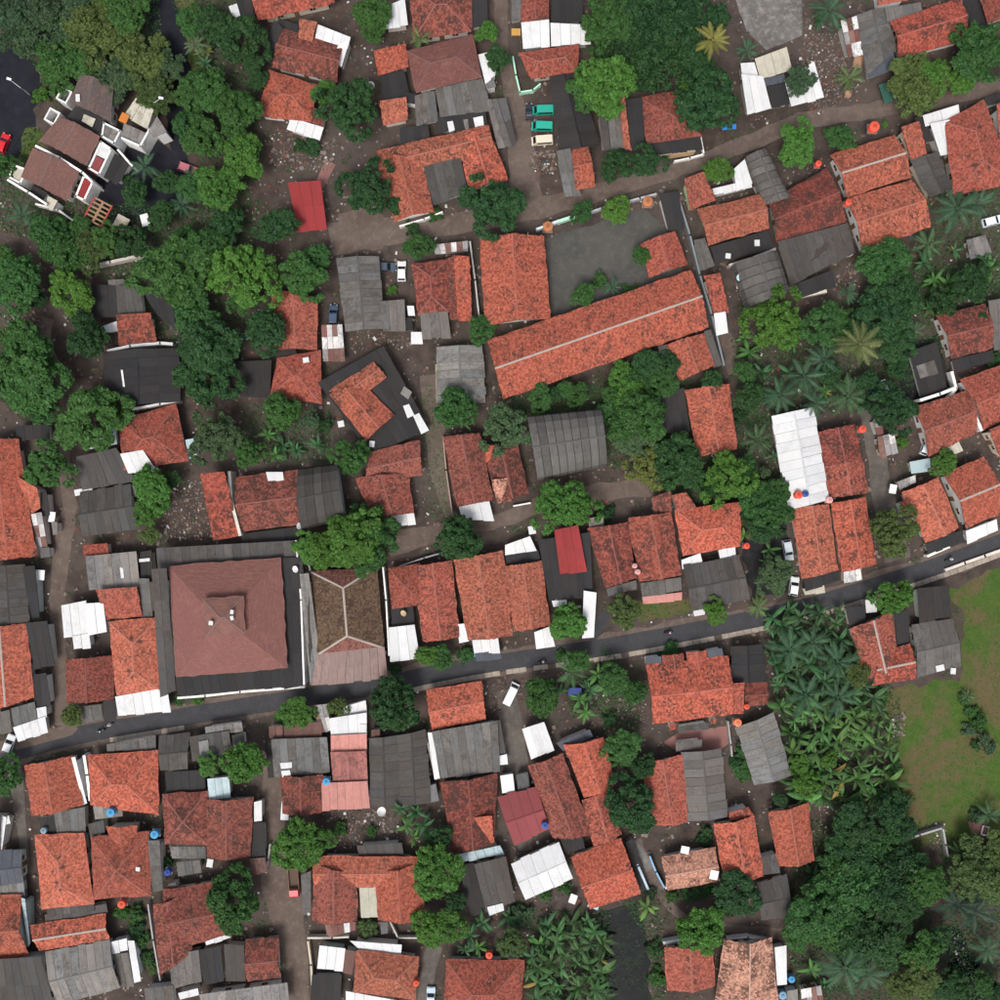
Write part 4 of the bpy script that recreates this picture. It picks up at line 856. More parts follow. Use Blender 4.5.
TREES_FEATHER = """35,18,30,4 92,26,36,3 140,52,32,3 60,58,30,1 112,72,28,4 152,86,22,3 14,8,24,4 70,5,26,4 120,8,28,1 8,40,14,4 170,62,16,4 65,245,29,1 85,250,20,3
640,18,40,2 690,20,36,2 660,62,36,2 625,52,30,2 690,55,22,2 918,82,31,3 800,80,15,4 860,900,44,1 892,884,40,2 850,858,30,2 922,882,26,1 872,936,40,2 830,925,28,1 985,872,32,3 1000,850,22,3 858,676,12,3 900,915,24,2 880,850,22,1"""
SHRUBS = """40,95,9,0 30,150,8,3 372,832,6,1 340,830,8,1 312,146,10,2 435,215,8,1 412,228,8,2 392,290,6,0 325,425,9,2 605,515,11,2 903,442,6,0 178,700,6,1 196,700,6,0 282,718,7,0 465,655,9,1 475,654,7,1 165,866,8,2 120,913,8,1 137,915,9,1 135,930,8,2 140,942,9,1 147,958,7,1 152,968,7,3
367,931,10,3 520,916,11,4 651,893,7,4 655,950,9,2 658,980,10,1 725,908,9,2 686,895,7,2 697,893,7,2 708,891,7,2 672,897,7,1 965,700,6,1 972,712,8,1 980,722,9,1 970,730,7,4 984,740,9,4 991,749,7,4 976,746,6,1 976,816,8,4 545,894,8,1 565,888,7,1 775,530,10,2 885,124,4,0 995,358,9,2 630,292,8,1 740,415,8,2 300,145,7,2 560,655,6,1 350,640,0,0 700,655,6,2 672,650,8,1 742,752,8,1 745,775,8,1 735,762,7,2 705,840,8,2 706,832,7,2 740,770,9,1 610,720,8,2 660,660,6,2 955,640,6,3 600,280,9,1 30,165,7,2 120,175,9,2 95,215,8,1 395,670,6,2 200,758,7,1 940,480,0,0 880,700,9,1 896,770,8,1 905,800,9,3"""
for src, kind in ((TREES_ROUND, 'round'), (TREES_DENSE, 'dense'), (TREES_FEATHER, 'feather')):
    for p in src.split():
        x, y, r, c = [float(v) for v in p.split(',')]
        if r < 1: continue
        tree(x, y, r, int(c), kind, (4.5 if kind == 'feather' else None))
for p in SHRUBS.split():
    x, y, r, c = [float(v) for v in p.split(',')]
    if r < 1: continue
    tree(x, y, r, int(c), 'bush', .35+r/PX*.25, 'shrub', 'shrubs in the yards')

# bananas and palms: each leaf a part
def banana_leaf(seed):
    r = random.Random(seed); mb = MB(); n = 7; L = 1.0
    drop = r.uniform(.25, .7); tw = r.uniform(-.25, .25)
    c = []
    for i in range(n+1):
        t = i/n; c.append((Vector((t*L*(1-.18*t*drop), tw*t*t*.3, .42*t-drop*1.05*t*t)), .105*math.sin(math.pi*min(1, .10+t*.9))**.7+(.0 if i < n else 0)))
    for i in range(n):
        (p, w), (q, v) = c[i], c[i+1]
        for sgn in (-1, 1):
            e1 = Vector((0, sgn*w, -w*.35)); e2 = Vector((0, sgn*v, -v*.35))
            mb.face([p, q, q+e2, p+e1] if sgn < 0 else [p, p+e1, q+e2, q])
    return mb.mesh('leaf', M['big_leaf'])
def palm_frond(seed):
    r = random.Random(seed); mb = MB(); n = 17; drop = r.uniform(.3, .6)
    f = lambda t: Vector((t*(1-.1*t), 0, .36*t-drop*1.15*t*t))
    mb.tube([f(i/6) for i in range(7)], [.014, .012, .01, .008, .006, .004, .002], 4)
    for i in range(1, n+1):
        t = .10+.9*i/n
        for sgn in (-1, 1):
            p = f(t); L = .19*math.sin(math.pi*(.16+.76*t))*r.uniform(.8, 1.1); d = Vector((.55, sgn*.85, -.35+r.uniform(-.15, .1))).normalized()
            w = Vector((.021, 0, 0)); mb.face([p-w, p+w, p+d*L+w*.2, p+d*L-w*.4] if sgn > 0 else [p+w, p-w, p+d*L-w*.4, p+d*L+w*.2])
    return mb.mesh('frond', M['big_leaf'])
BLEAF = [banana_leaf(i) for i in range(6)]; FROND = [palm_frond(i) for i in range(5)]
mb = MB(); mb.tube([(0, 0, 0), (.02, .01, .5), (0, 0, 1)], [.12, .10, .06], 7); BSTEM = mb.mesh('stem', M['bark'])
mb = MB(); mb.tube([(0, 0, 0), (.05, .02, .3), (.06, 0, .65), (0, 0, 1)], [.06, .045, .04, .035], 8); PSTEM = mb.mesh('trunk', M['bark'])
def banana(x, y, r=13, col=(0.085, 0.185, 0.04), label=None, group=None, nl=10):
    L = r/PX*1.1; hh = rnd.uniform(1.3, 3.2)
    p = U(x, y, hh+.4); p.z = 0
    root = thing('banana_plant', label or 'banana plant', 'banana plant', p, rnd.uniform(0, 6.28), group or 'banana plants in the gardens')
    st = link('stem', BSTEM, root, (0.12, 0.13, 0.05, 1)); st.scale = (1.2, 1.2, hh)
    for k in range(nl):
        o = link('leaf', rnd.choice(BLEAF), root, None, (0, 0, hh-.1+rnd.uniform(-.15, .15)))
        s = L*rnd.uniform(.55, 1.15); o.scale = (s, s*rnd.uniform(.9, 1.2), s)
        o.rotation_euler = (rnd.uniform(-.2, .2), rnd.uniform(-.8, .5), k*2.4+rnd.uniform(-.55, .55))
        j = rnd.uniform(.5, 1.35); yl = 1.0
        o.color = (col[0]*j*yl, col[1]*j, col[2]*j, 1)
        if rnd.random() < .012: o.color = (.26, .19, .05, 1)
    if not label: label_later(root, x, y, 'banana plant', 'broad-leaved')
    return root
def palm(x, y, r=20, col=(0.06, 0.115, 0.045), hh=6.0, nf=15, look='palm', group='palms between the houses'):
    L = r/PX*1.08; p = U(x, y, hh+.3); p.z = 0
    root = thing('palm_tree', 'palm', 'palm tree', p, rnd.uniform(0, 6.28), group)
    st = link('trunk', PSTEM, root); st.scale = (4.2, 4.2, hh)
    for k in range(nf):
        o = link('frond', rnd.choice(FROND), root, None, (0, 0, hh)); s = L*rnd.uniform(.85, 1.08); o.scale = (s, s, s)
        o.rotation_euler = (rnd.uniform(-.15, .15), rnd.uniform(-.45, .25), k*2.4+rnd.uniform(-.2, .2))
        j = rnd.uniform(.7, 1.25); o.color = (col[0]*j, col[1]*j, col[2]*j, 1)
    label_later(root, x, y, look, 'tall' if hh > 5 else 'short')
    return root
DG = (0.042, 0.098, 0.052); YG = (0.16, 0.18, 0.04)
for x, y, r, c, hh, lk in ((713, 40, 18, (0.20, 0.19, 0.045), 8, 'yellowing coconut palm'), (860, 344, 24, (0.12, 0.145, 0.05), 9, 'pale coconut palm'), (420, 38, 12, (0.10, 0.16, 0.05), 3.5, 'light green palm'),
    (747, 50, 13, DG, 4, 'dark green palm'), (830, 10, 22, DG, 4.5, 'dark green palm'), (850, 78, 15, (0.085, 0.13, 0.045), 3.5, 'light green palm'), (958, 208, 24, DG, 5, 'dark green palm'), (978, 204, 17, DG, 4.5, 'dark green palm'),
    (928, 244, 16, (0.06, 0.12, 0.05), 3.5, 'mid green palm'), (824, 360, 18, DG, 4.5, 'dark green palm'), (804, 376, 22, DG, 4.5, 'dark green palm'), (848, 396, 22, (0.055, 0.11, 0.05), 4, 'mid green palm'), (815, 402, 16, DG, 4, 'dark green palm'),
    (915, 330, 10, (0.06, 0.12, 0.06), 3, 'small grey-green palm'), (848, 292, 12, DG, 3.5, 'dark green palm'), (757, 440, 18, (0.055, 0.10, 0.045), 4, 'mid green palm'), (758, 607, 12, (0.10, 0.17, 0.05), 3, 'light green palm'), (572, 672, 17, (0.055, 0.125, 0.05), 4, 'mid green palm'),
    (790, 650, 24, DG, 4, 'dark green palm'), (838, 662, 22, DG, 4, 'dark green palm'), (806, 695, 24, DG, 4, 'dark green palm'), (812, 642, 18, DG, 3.5, 'dark green palm'), (838, 698, 20, DG, 4, 'dark green palm'), (845, 968, 28, DG, 6, 'dark green palm'), (868, 975, 20, DG, 5, 'dark green palm'),
    (958, 905, 24, (0.025, 0.05, 0.035), 4, 'blackish green palm'), (976, 912, 22, (0.025, 0.05, 0.035), 4, 'blackish green palm'), (988, 950, 16, DG, 4, 'dark green palm'), (960, 854, 12, (0.07, 0.14, 0.05), 3, 'light green palm'), (990, 816, 14, (0.05, 0.11, 0.05), 3, 'mid green palm'), (968, 696, 8, (0.07, 0.12, 0.05), 1.2, 'small pale palm'),
    (195, 44, 14, (0.075, 0.12, 0.06), 3.5, 'pale green palm'), (145, 166, 15, DG, 4, 'dark green palm'), (182, 205, 16, DG, 4, 'dark green palm'), (194, 178, 13, DG, 4, 'dark green palm'), (780, 395, 20, DG, 4, 'dark green palm'), (970, 860, 12, DG, 3, 'dark green palm'), (612, 286, 10, DG, 2.5, 'dark green palm'), (880, 905, 0, DG, 1, ''), (22, 215, 15, DG, 4, 'dark green palm')):
    if r: palm(x, y, r, c, hh, 14 if hh > 7 else 11, lk)
BG = (0.060, 0.150, 0.038); BD = (0.036, 0.100, 0.040)
for x, y, r, c in ((205, 50, 12, (0.14, 0.17, 0.05)), (215, 42, 11, BD), (205, 62, 10, BD), (463, 420, 12, BG), (750, 352, 13, BG), (762, 372, 14, BD), (745, 338, 10, BG), (790, 372, 13, BD), (772, 398, 13, BD), (795, 345, 10, BD), (935, 280, 14, BG), (950, 284, 15, BG), (930, 308, 12, BG),
    (950, 300, 12, BG), (990, 268, 14, BG), (845, 382, 13, BG), (826, 392, 12, BG), (865, 404, 12, BD), (925, 262, 12, BD), (268, 434, 12, BG), (282, 446, 13, BD), (296, 450, 13, BD), (318, 445, 13, BD), (275, 455, 10, BG), (770, 550, 12, BG), (766, 562, 10, BG),
    (580, 700, 13, BG), (590, 690, 14, BD), (598, 674, 13, BG), (586, 712, 12, BG), (604, 690, 11, BG), (560, 690, 10, BD), (610, 745, 12, BG), (620, 762, 12, BG), (636, 742, 10, BG), (416, 812, 14, BD), (424, 826, 13, BD), (406, 826, 13, BG), (414, 838, 11, BG), (400, 810, 12, BD),
    (470, 936, 14, BD), (482, 924, 13, BD), (478, 948, 12, BG), (508, 918, 13, BD), (465, 950, 10, BD), (812, 970, 14, BG), (814, 876, 15, BD), (826, 985, 12, BD), (546, 926, 15, BD), (540, 945, 14, BG), (532, 958, 13, BD), (648, 908, 14, (0.11, 0.2, 0.05)), (745, 535, 12, (0.09, 0.15, 0.04)), (955, 250, 10, BD), (430, 245, 9, BG), (604, 970, 10, (0.1, 0.2, 0.05)), (598, 985, 11, BG), (848, 24, 10, BG), (820, 20, 10, BD), (905, 255, 10, BD), (775, 455, 9, BD), (985, 260, 9, BD)):
    banana(x, y, r, c)
GROVE = pts("770,618 800,606 840,612 850,640 872,690 884,700 896,740 897,795 870,800 800,800 790,780 792,740 778,700 770,660")
GROVE2 = pts("545,935 590,918 602,930 606,1005 530,1005 528,975")
def fill(poly, dmin, lab, grp, col):
    xs = [p[0] for p in poly]; ys = [p[1] for p in poly]; got = []
    for _ in range(4000):
        x, y = rnd.uniform(min(xs), max(xs)), rnd.uniform(min(ys), max(ys))
        if inside(x, y, poly) and all((x-a)**2+(y-b)**2 > dmin*dmin for a, b in got): got.append((x, y))
    for x, y in got:
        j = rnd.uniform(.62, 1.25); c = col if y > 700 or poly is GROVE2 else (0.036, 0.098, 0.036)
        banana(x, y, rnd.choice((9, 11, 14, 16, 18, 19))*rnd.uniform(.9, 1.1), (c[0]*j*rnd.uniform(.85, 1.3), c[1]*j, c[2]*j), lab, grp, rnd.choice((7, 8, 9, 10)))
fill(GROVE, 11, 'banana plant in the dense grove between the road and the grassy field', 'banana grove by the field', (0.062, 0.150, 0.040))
fill(GROVE2, 11, 'banana plant in the thick clump beside the dark pond', 'banana clump by the pond', (0.048, 0.122, 0.040))

# low undergrowth nobody could count
def undergrowth(polys, dens, name, size=.2, col=(0.05, 0.11, 0.025), zmax=.5):
    vs_ = []; fs = []
    for s in polys:
        poly = pts(s); xs = [p[0] for p in poly]; ys = [p[1] for p in poly]
        n = int((max(xs)-min(xs))*(max(ys)-min(ys))*dens)
        for _ in range(n):
            x, y = rnd.uniform(min(xs), max(xs)), rnd.uniform(min(ys), max(ys))
            if not inside(x, y, poly): continue
            z = rnd.uniform(.03, zmax)*rnd.random(); c = U(x, y, 0); c.z = z
            a = rnd.uniform(0, 6.28); t = Vector((math.cos(a), math.sin(a), rnd.uniform(-.3, .6))).normalized(); n_ = Vector((rnd.uniform(-.5, .5), rnd.uniform(-.5, .5), 1)).normalized()
            b = n_.cross(t).normalized(); sz = size*rnd.uniform(.5, 1.4); i = len(vs_)
            vs_ += [tuple(c-t*sz), tuple(c-b*sz*.5), tuple(c+t*sz), tuple(c+b*sz*.5)]; fs.append((i, i+1, i+2, i+3))
    m_ = bpy.data.meshes.new(name); m_.from_pydata(vs_, [], fs); m_.materials.append(M['leaf']); m_.update()
    o = link(name, m_, None, col+(1,)); o['kind'] = 'stuff'; return o
undergrowth(["0,180 40,200 200,205 260,200 240,380 200,400 90,260 0,230", "770,610 850,610 900,700 900,805 790,805", "790,820 920,820 940,1000 790,1000", "730,340 800,320 900,270 1000,260 1000,300 900,400 740,430", "500,400 600,380 700,380 780,420 780,530 690,500 520,430", "528,910 610,910 610,1000 528,1000", "600,640 640,680 640,790 600,760", "620,900 660,900 665,1000 652,1000 648,940", "0,0 160,0 165,90 60,95 0,30", "240,405 330,410 330,462 250,465", "560,655 610,665 610,715 570,720", "0,300 40,330 60,420 20,420 0,400", "920,190 1000,185 1000,300 900,300", "172,0 188,0 204,60 204,108 196,95 186,40", "26,128 38,128 52,140 30,152 14,176", "195,0 250,0 262,70 250,210 200,210", "500,398 620,384 604,408 520,414", "940,840 1000,830 1000,1000 940,1000"], .34, 'undergrowth', .24, (0.028, 0.078, 0.022), .6)
undergrowth(["946,592 1000,568 1000,850 905,850 890,790 884,690 962,680"], .45, 'grass', .12, (0.062, 0.105, 0.028), .16)
undergrowth(["636,604 690,600 692,612 640,622", "660,890 720,880 722,896 662,906", "120,905 142,900 156,965 140,970", "30,758 75,748 76,752 32,763", "178,700 205,696 205,704 178,706", "430,655 475,648 478,660 432,668", "300,690 318,686 318,690 300,694", "158,862 175,855 180,875 165,880", "445,440 450,520 430,520 420,400 430,380"], .5, 'weeds', .14, (0.036, 0.10, 0.026), .3)
undergrowth(["606,920 640,908 650,990 606,990"], .16, 'pond_weeds', .3, (0.014, 0.03, 0.013), .08)

# clumps of weeds in yards and along walls
vs_ = []; fs = []
for _ in range(1500):
    cx, cy = rnd.uniform(0, 1000), rnd.uniform(0, 1000)
    if any(inside(cx, cy, f) for f in FOOT) or any(inside(cx, cy, f) for f in STRIPS): continue
    rr = rnd.uniform(.3, 1.3); c0 = U(cx, cy)
    for k in range(int(26*rr)):
        a = rnd.uniform(0, 6.28); q = rr*math.sqrt(rnd.random()); c = c0+Vector((math.cos(a)*q, math.sin(a)*q, rnd.uniform(.04, .35)))
        a = rnd.uniform(0, 6.28); t_ = Vector((math.cos(a), math.sin(a), rnd.uniform(-.3, .6))).normalized(); b_ = Vector((rnd.uniform(-.5, .5), rnd.uniform(-.5, .5), 1)).cross(t_).normalized(); sz = rnd.uniform(.08, .22); i = len(vs_)
        vs_ += [tuple(c-t_*sz), tuple(c-b_*sz*.5), tuple(c+t_*sz), tuple(c+b_*sz*.5)]; fs.append((i, i+1, i+2, i+3))
m_ = bpy.data.meshes.new('yard_weeds'); m_.from_pydata(vs_, [], fs); m_.materials.append(M['leaf']); m_.update()
link('yard_weeds', m_, None, (0.034, 0.082, 0.024, 1))['kind'] = 'stuff'
# ------------------------------------------------------------------ garden and boundary walls
def wall_line(s, label, col=(0.6, 0.58, 0.54), hgt=1.9, th=.22, name='boundary_wall', z0=0.0):
    pl = pts(s); a0 = U(*pl[0], z0+hgt); a0.z = 0; mb = MB(); cp = MB()
    root = thing(name, label, 'wall', a0)
    for i in range(len(pl)-1):
        a, b = U(*pl[i], z0+hgt)-a0, U(*pl[i+1], z0+hgt)-a0; d = b-a; L = d.length; n = max(1, int(L/3.0))
        ang = math.atan2(d.y, d.x)
        for k in range(n):
            p = a.lerp(b, (k+.5)/n); mb.box((p.x, p.y, z0+hgt/2-.04), (L/n*.995, th, hgt-.08+rnd.uniform(-.06, .0)), ang)
        for k in range(n+1):
            p = a.lerp(b, k/n); mb.box((p.x, p.y, z0+hgt/2), (.3, th+.1, hgt+.1), ang)
        m_ = a.lerp(b, .5); cp.box((m_.x, m_.y, z0+hgt-.02), (L, th+.06, .1), ang)
    mb.build('panel', M['plaster'], root, col+(1,)); cp.build('coping', M['plaster'], root, tuple(min(1, c*1.1) for c in col)+(1,))
    FOOT.append([(p[0]-1, p[1]-1) for p in pl]+[(p[0]+1, p[1]+1) for p in pl[::-1]])
WHT = (0.8, 0.79, 0.76); GRY = (0.33, 0.32, 0.3); BRK = (0.3, 0.17, 0.12)
wall_line("178,698 205,696 240,692 304,687", 'white front wall of the mosque along the road', WHT, 1.6, .35)
wall_line("161,570 164,640 166,690", 'white side wall along the mosque, facing the orange hip roof', WHT, 2.6, .3)
wall_line("296,541 301,600 304,684", 'white wall between the mosque and the mossy pavilion', WHT, 4.2, .25)
wall_line("83,268 110,262 147,254", 'stained concrete wall above the dark house with red patch', (0.5, 0.46, 0.42), 2.0, .5)
wall_line("400,226 424,219 442,212", 'white garden wall in front of the U-shaped house', WHT, 1.5)
wall_line("513,57 516,75 520,92 533,90 540,84", 'mint green garden wall around the red house corner', (0.42, 0.72, 0.55), 1.4)
wall_line("537,229 550,224 558,221", 'white and blue section of the school yard wall', (0.6, 0.66, 0.7), 1.6, .4)
wall_line("559,221 574,216", 'pale green painted section of the school yard wall', (0.45, 0.72, 0.55), 1.7, .5)
wall_line("590,212 602,208 640,198 656,194", 'grey section of the school yard wall beside the lane', (0.4, 0.42, 0.44), 1.6, .3)
wall_line("678,196 690,235 700,275 712,315 724,365", 'long dark alley wall behind the school', (0.2, 0.22, 0.23), 2.2, .3)
wall_line("675,161 690,158 704,154 701,138", 'white low wall around the timber pile', WHT, 1.2)
wall_line("730,265 752,258 775,249", 'pale parapet wall behind the mint-walled orange house', (0.5, 0.48, 0.45), 2.4, .4)
wall_line("817,265 836,258 852,254", 'white low wall below the broad maroon roof', WHT, 1.6, .3)
wall_line("800,296 826,291", 'cream low wall beside the bananas under the maroon roof', (0.7, 0.66, 0.55), 1.6, .6)
wall_line("108,351 130,346 160,343 172,344", 'pale wall dividing the red patch from the black hall', (0.55, 0.56, 0.55), 2.8, .5)
wall_line("133,409 160,404 178,401", 'whitish wall below the black gabled hall', (0.6, 0.6, 0.6), 2.4, .4)
wall_line("229,472 231,500 240,535", 'pale parapet dividing the dark red terrace roof', (0.55, 0.53, 0.45), 4.4, .5)
wall_line("303,541 310,570", 'short white wall at the corner of the mossy pavilion', WHT, 2.2)
wall_line("383,568 386,600 389,655", 'white edge wall between the pavilion and the red trio', WHT, 2.8)
wall_line("425,733 436,779", 'narrow grey wall beside the double dark shed', GRY, 2.2, .3)
wall_line("443,437 446,470 452,512", 'earth-coloured wall along the footpath by the tall dark red roof', (0.3, 0.22, 0.18), 1.2)
wall_line("400,566 424,558 445,552", 'grey low wall above the red trio', (0.42, 0.42, 0.42), 1.5)
wall_line("514,506 530,503", 'white porch wall below the piebald red roof', WHT, 1.0)
wall_line("946,570 965,563 985,556 1002,550", 'worn kerb wall between the road and the grassy field', (0.6, 0.55, 0.48), .6, .5)
wall_line("928,556 949,547", 'white gate beam below the smooth orange gable', WHT, 1.8, .4)
wall_line("900,842 920,835 943,828 946,845 948,856", 'grey enclosure wall at the lower end of the field', (0.36, 0.36, 0.35), 1.5, .3)
wall_line("308,938 332,938 348,937", 'pale wall along the lane above the white awning', (0.55, 0.52, 0.46), 1.6, .3)
wall_line("308,942 311,965 312,984", 'yellowish wall along the lane beside the white awning', (0.5, 0.44, 0.34), 1.5, .35)
wall_line("390,922 398,938 425,938", 'grey garden wall below the orange house with inner court', (0.45, 0.44, 0.41), 1.4)
wall_line("650,857 656,872 664,887", 'blue painted wall beside the curving footpath', (0.25, 0.42, 0.62), 1.5, .25)
wall_line("629,845 638,866 648,889", 'light blue wall behind the orange gable by the pond', (0.45, 0.56, 0.65), 1.8, .4)
wall_line("666,888 690,884 719,880", 'white low wall under the mottled red cottage', WHT, 1.2, .3)
wall_line("664,943 680,940", 'pale end wall above the red roof by the pond', (0.62, 0.66, 0.62), 1.6, .5)
wall_line("728,939 748,937 768,941", 'broken white wall above the pale mottled roof', WHT, 1.5, .3)
wall_line("36,204 58,210 75,222 92,230", 'curved white wall round the end of the town house row', WHT, 2.2, .3)
wall_line("36,146 60,158 82,172 92,182", 'white parapet between the two brown town houses', WHT, 5.6, .35)
wall_line("8,180 28,192 46,204", 'white parapet below the lowest brown town house', WHT, 4.6, .35)
wall_line("149,130 140,146 122,138", 'white parapet of the beige flat-roofed house', WHT, 4.8, .3)
wall_line("101,142 111,149 99,174 89,168 101,142", 'white rim around the dark red terrace of the middle town house', WHT, 4.5, .3)
wall_line("84,176 93,181 84,200 76,196 84,176", 'white rim around the bright red terrace of the lowest town house', WHT, 4.3, .3)
wall_line("13,165 27,170 20,183 9,177 13,165", 'white rim of the beige terrace at the end of the town house row', WHT, 4.4, .3)
wall_line("104,123 120,131 114,143 102,136 104,123", 'pale rim of the grey roof between the town houses and the beige house', (0.6, 0.62, 0.63), 5.0, .3)
wall_line("118,150 132,166", 'white carport beam below the beige flat-roofed house', WHT, 3.0, .3)
wall_line("20,868 23,898 26,930", 'dark alley wall beside the slate blue roof', (0.22, 0.22, 0.22), 1.8)
wall_line("148,905 153,940 160,980", 'grey garden wall beside the dark red house by the junction', (0.35, 0.34, 0.33), 1.6)
wall_line("84,756 87,775 90,800", 'white wall strip between two orange roofs below the road', WHT, 2.6, .5)
wall_line("270,845 268,860 266,872", 'small pale wall at the corner of the wide dirt junction', (0.5, 0.48, 0.45), 1.2)
wall_line("950,398 956,388 952,372", 'white wall stub beside the dark paved yard', WHT, 2.0, .5)
wall_line("921,400 940,394 955,388", 'white rim wall above the red gable with white rim', WHT, 3.4, .5)
wall_line("966,398 974,414 982,430", 'white side wall in the alley between two red gables', WHT, 3.2, .6)
wall_line("728,722 731,745 732,756", 'grey garden wall beside the pink terrace', GRY, 1.6)
wall_line("470,242 475,280 480,325", 'pale gutter wall beside the short school gable', (0.45, 0.44, 0.42), 2.2, .25)
wall_line("436,365 437,402", 'low yellowish wall beside the plain grey shed', (0.34, 0.33, 0.2), .8)

# ------------------------------------------------------------------ roof-top patches, blankets, crates: small pieces told apart in the photograph
def slab(name, label, cat, x, y, w, l, z, ang, col, th=.08, mat='plain', legs=True):
    p = U(x, y, z); root = thing(name, label, cat, (p.x, p.y, 0), math.radians(-ang))
    W, Ln = w/PX, l/PX
    b = MB(); b.box((0, 0, z), (W, Ln, th)); b.build('cover', M[mat], root, col+(1,))
    if legs:
        for sx in (-1, 1):
            for sy in (-1, 1):
                b = MB(); b.tube([(sx*W*.44, sy*Ln*.44, 0), (sx*W*.44, sy*Ln*.44, z-th/2)], .04, 5); b.build('post', M['wood'], root, (0.2, 0.15, 0.1, 1))
    return root
for a in (('awning', 'orange awning on the beige flat-roofed house', 124, 118, 8, 9, 5.6, 25, (0.5, 0.17, 0.03)),
          ('awning', 'blue striped tarpaulin under the banana leaves', 876, 388, 12, 13, 2.3, -20, (0.05, 0.16, 0.42)),
          ('awning', 'white tarpaulin strip beside the blue one under banana leaves', 885, 386, 5, 13, 2.35, -20, (0.7, 0.72, 0.74)),
          ('awning', 'blue plastic sheet under the palms near the bright green tree', 575, 692, 13, 8, 1.6, 0, (0.03, 0.05, 0.22)),
          ('awning', 'yellow-brown awning beside the red roof by white sheets', 516, 32, 9, 7, 2.4, 0, (0.5, 0.28, 0.07)),
          ('awning', 'pale blue tarpaulin beside the orange gable by the pond', 594, 904, 11, 9, 2.0, 20, (0.4, 0.55, 0.66)),
          ('awning', 'blue cart cover beside the lane below the dark tree', 729, 127, 14, 5, 1.5, -6, (0.03, 0.2, 0.62)),
          ('awning', 'white tin square in the trees by the estate', 145, 220, 8, 12, 2.2, -15, (0.75, 0.76, 0.76)),
          ('awning', 'beige panel roof below the red pergola', 121, 223, 13, 14, 2.3, 28, (0.42, 0.38, 0.3)),
          ('awning', 'green tarpaulin beside the olive feathery tree by the lane', 886, 93, 9, 20, 1.8, -18, (0.03, 0.10, 0.075)),
          ('awning', 'white panel hanging at the orange gable by the pond', 573, 899, 7, 9, 2.0, 20, (0.75, 0.76, 0.76)),
          ('awning', 'white square awning beside the bare yard shack', 893, 489, 7, 9, 2.0, 10, (0.78, 0.78, 0.77)),
          ('awning', 'white awning above the mottled red cottage', 685, 850, 8, 7, 4.6, 12, (0.78, 0.78, 0.77)),
          ('awning', 'white patch sheet on the mottled red cottage', 714, 875, 8, 9, 4.3, 12, (0.78, 0.78, 0.77)),
          ('awning', 'white awning below the stacked dark sheet roofs', 52, 517, 6, 10, 2.2, 8, (0.7, 0.72, 0.74)),
          ('awning', 'white sheet beside the dark grey edge gable', 40, 575, 9, 10, 2.2, 4, (0.72, 0.73, 0.73)),
          ('awning', 'white sheet in the alley of the dark red house', 285, 811, 8, 18, 2.2, 4, (0.68, 0.7, 0.7))):
    slab(a[0], a[1], 'awning', *a[2:7], a[7], a[8])
# roof vents / white covers lying on roofs (on posts through the roof)
for i, (x, y, w, l, z, ref) in enumerate(((341, 424, 6, 6, 3.0, 'white roof vent on the black base beside the L-shaped orange roof'), (337, 384, 6, 6, 3.0, 'white roof vent at the upper corner of the L-shaped orange roof'), (372, 444, 5, 6, 3.0, 'white roof vent under the end of the L-shaped orange roof'),
        (306, 360, 6, 5, 4.2, 'white hatch on the lower of the stacked red roofs'), (371, 474, 6, 9, 3.4, 'white hatch beside the dark red L house'), (78, 98, 4, 7, 6.2, 'white skylight on the dark shingled town house'), (757, 243, 5, 6, 3.2, 'white vent on the black rear of the mint-walled house'), (728, 256, 5, 5, 3.2, 'grey vent at the corner of the black sheet rear'),
        (532, 530, 7, 8, 3.4, 'white box tank above the last red trio roof'), (122, 571, 3, 14, 3.2, 'white strip on the roof between two reds'), (211, 623, 4, 4, 11.1, 'white square vent near the mosque roof top'), (232, 612, 3, 4, 11.2, 'upper of two small white vents on the mosque roof'), (232, 618, 3, 4, 11.0, 'lower of two small white vents on the mosque roof'),
        (138, 869, 4, 4, 4.6, 'white cap beside the orange pyramid roof'), (7, 820, 6, 8, 3.2, 'white box beside the edge sliver of orange'), (418, 314, 0, 0, 0, ''), (363, 728, 7, 8, 3.5, 'white cooler box on the pink striped roof'), (210, 863, 6, 8, 2.9, 'white box on the alley roofs under the dark red house'), (940, 668, 8, 6, 3.4, 'white box on the grey barn by the field'), (953, 671, 5, 6, 3.3, 'small white box at the lower edge of the grey barn'), (700, 760, 0, 0, 0, ''))):
    if w: slab('roof_vent', ref, 'roof vent', x, y, w, l, z, rnd.uniform(-15, 15), (0.6, 0.61, 0.6), .3)
for i in range(9):      # sky-lit sheets and boxes in the dirt-path alley, told apart by order
    pass

# white-framed light wells of the town houses
for x, y, ang, lab in ((64, 95, 28, 'upper white-framed light well beside the dark shingled town house'), (52, 116, 28, 'lower white-framed light well between two town houses')):
    p = U(x, y, 4.6); root = thing('light_well', lab, 'light well', (p.x, p.y, 0), math.radians(-ang))
    for sx in (-1, 1): b = MB(); b.box((sx*1.0, 0, 2.3), (.3, 2.7, 4.6)); b.build('side_wall', M['plaster'], root, (0.75, 0.75, 0.73, 1))
    for sy in (-1, 1): b = MB(); b.box((0, sy*1.2, 2.27), (1.7, .3, 4.54)); b.build('end_wall', M['plaster'], root, (0.75, 0.75, 0.73, 1))
    b = MB(); b.box((0, 0, 1.8), (1.7, 2.1, .1)); b.build('floor_slab', M['plain'], root, (0.03, 0.03, 0.032, 1))
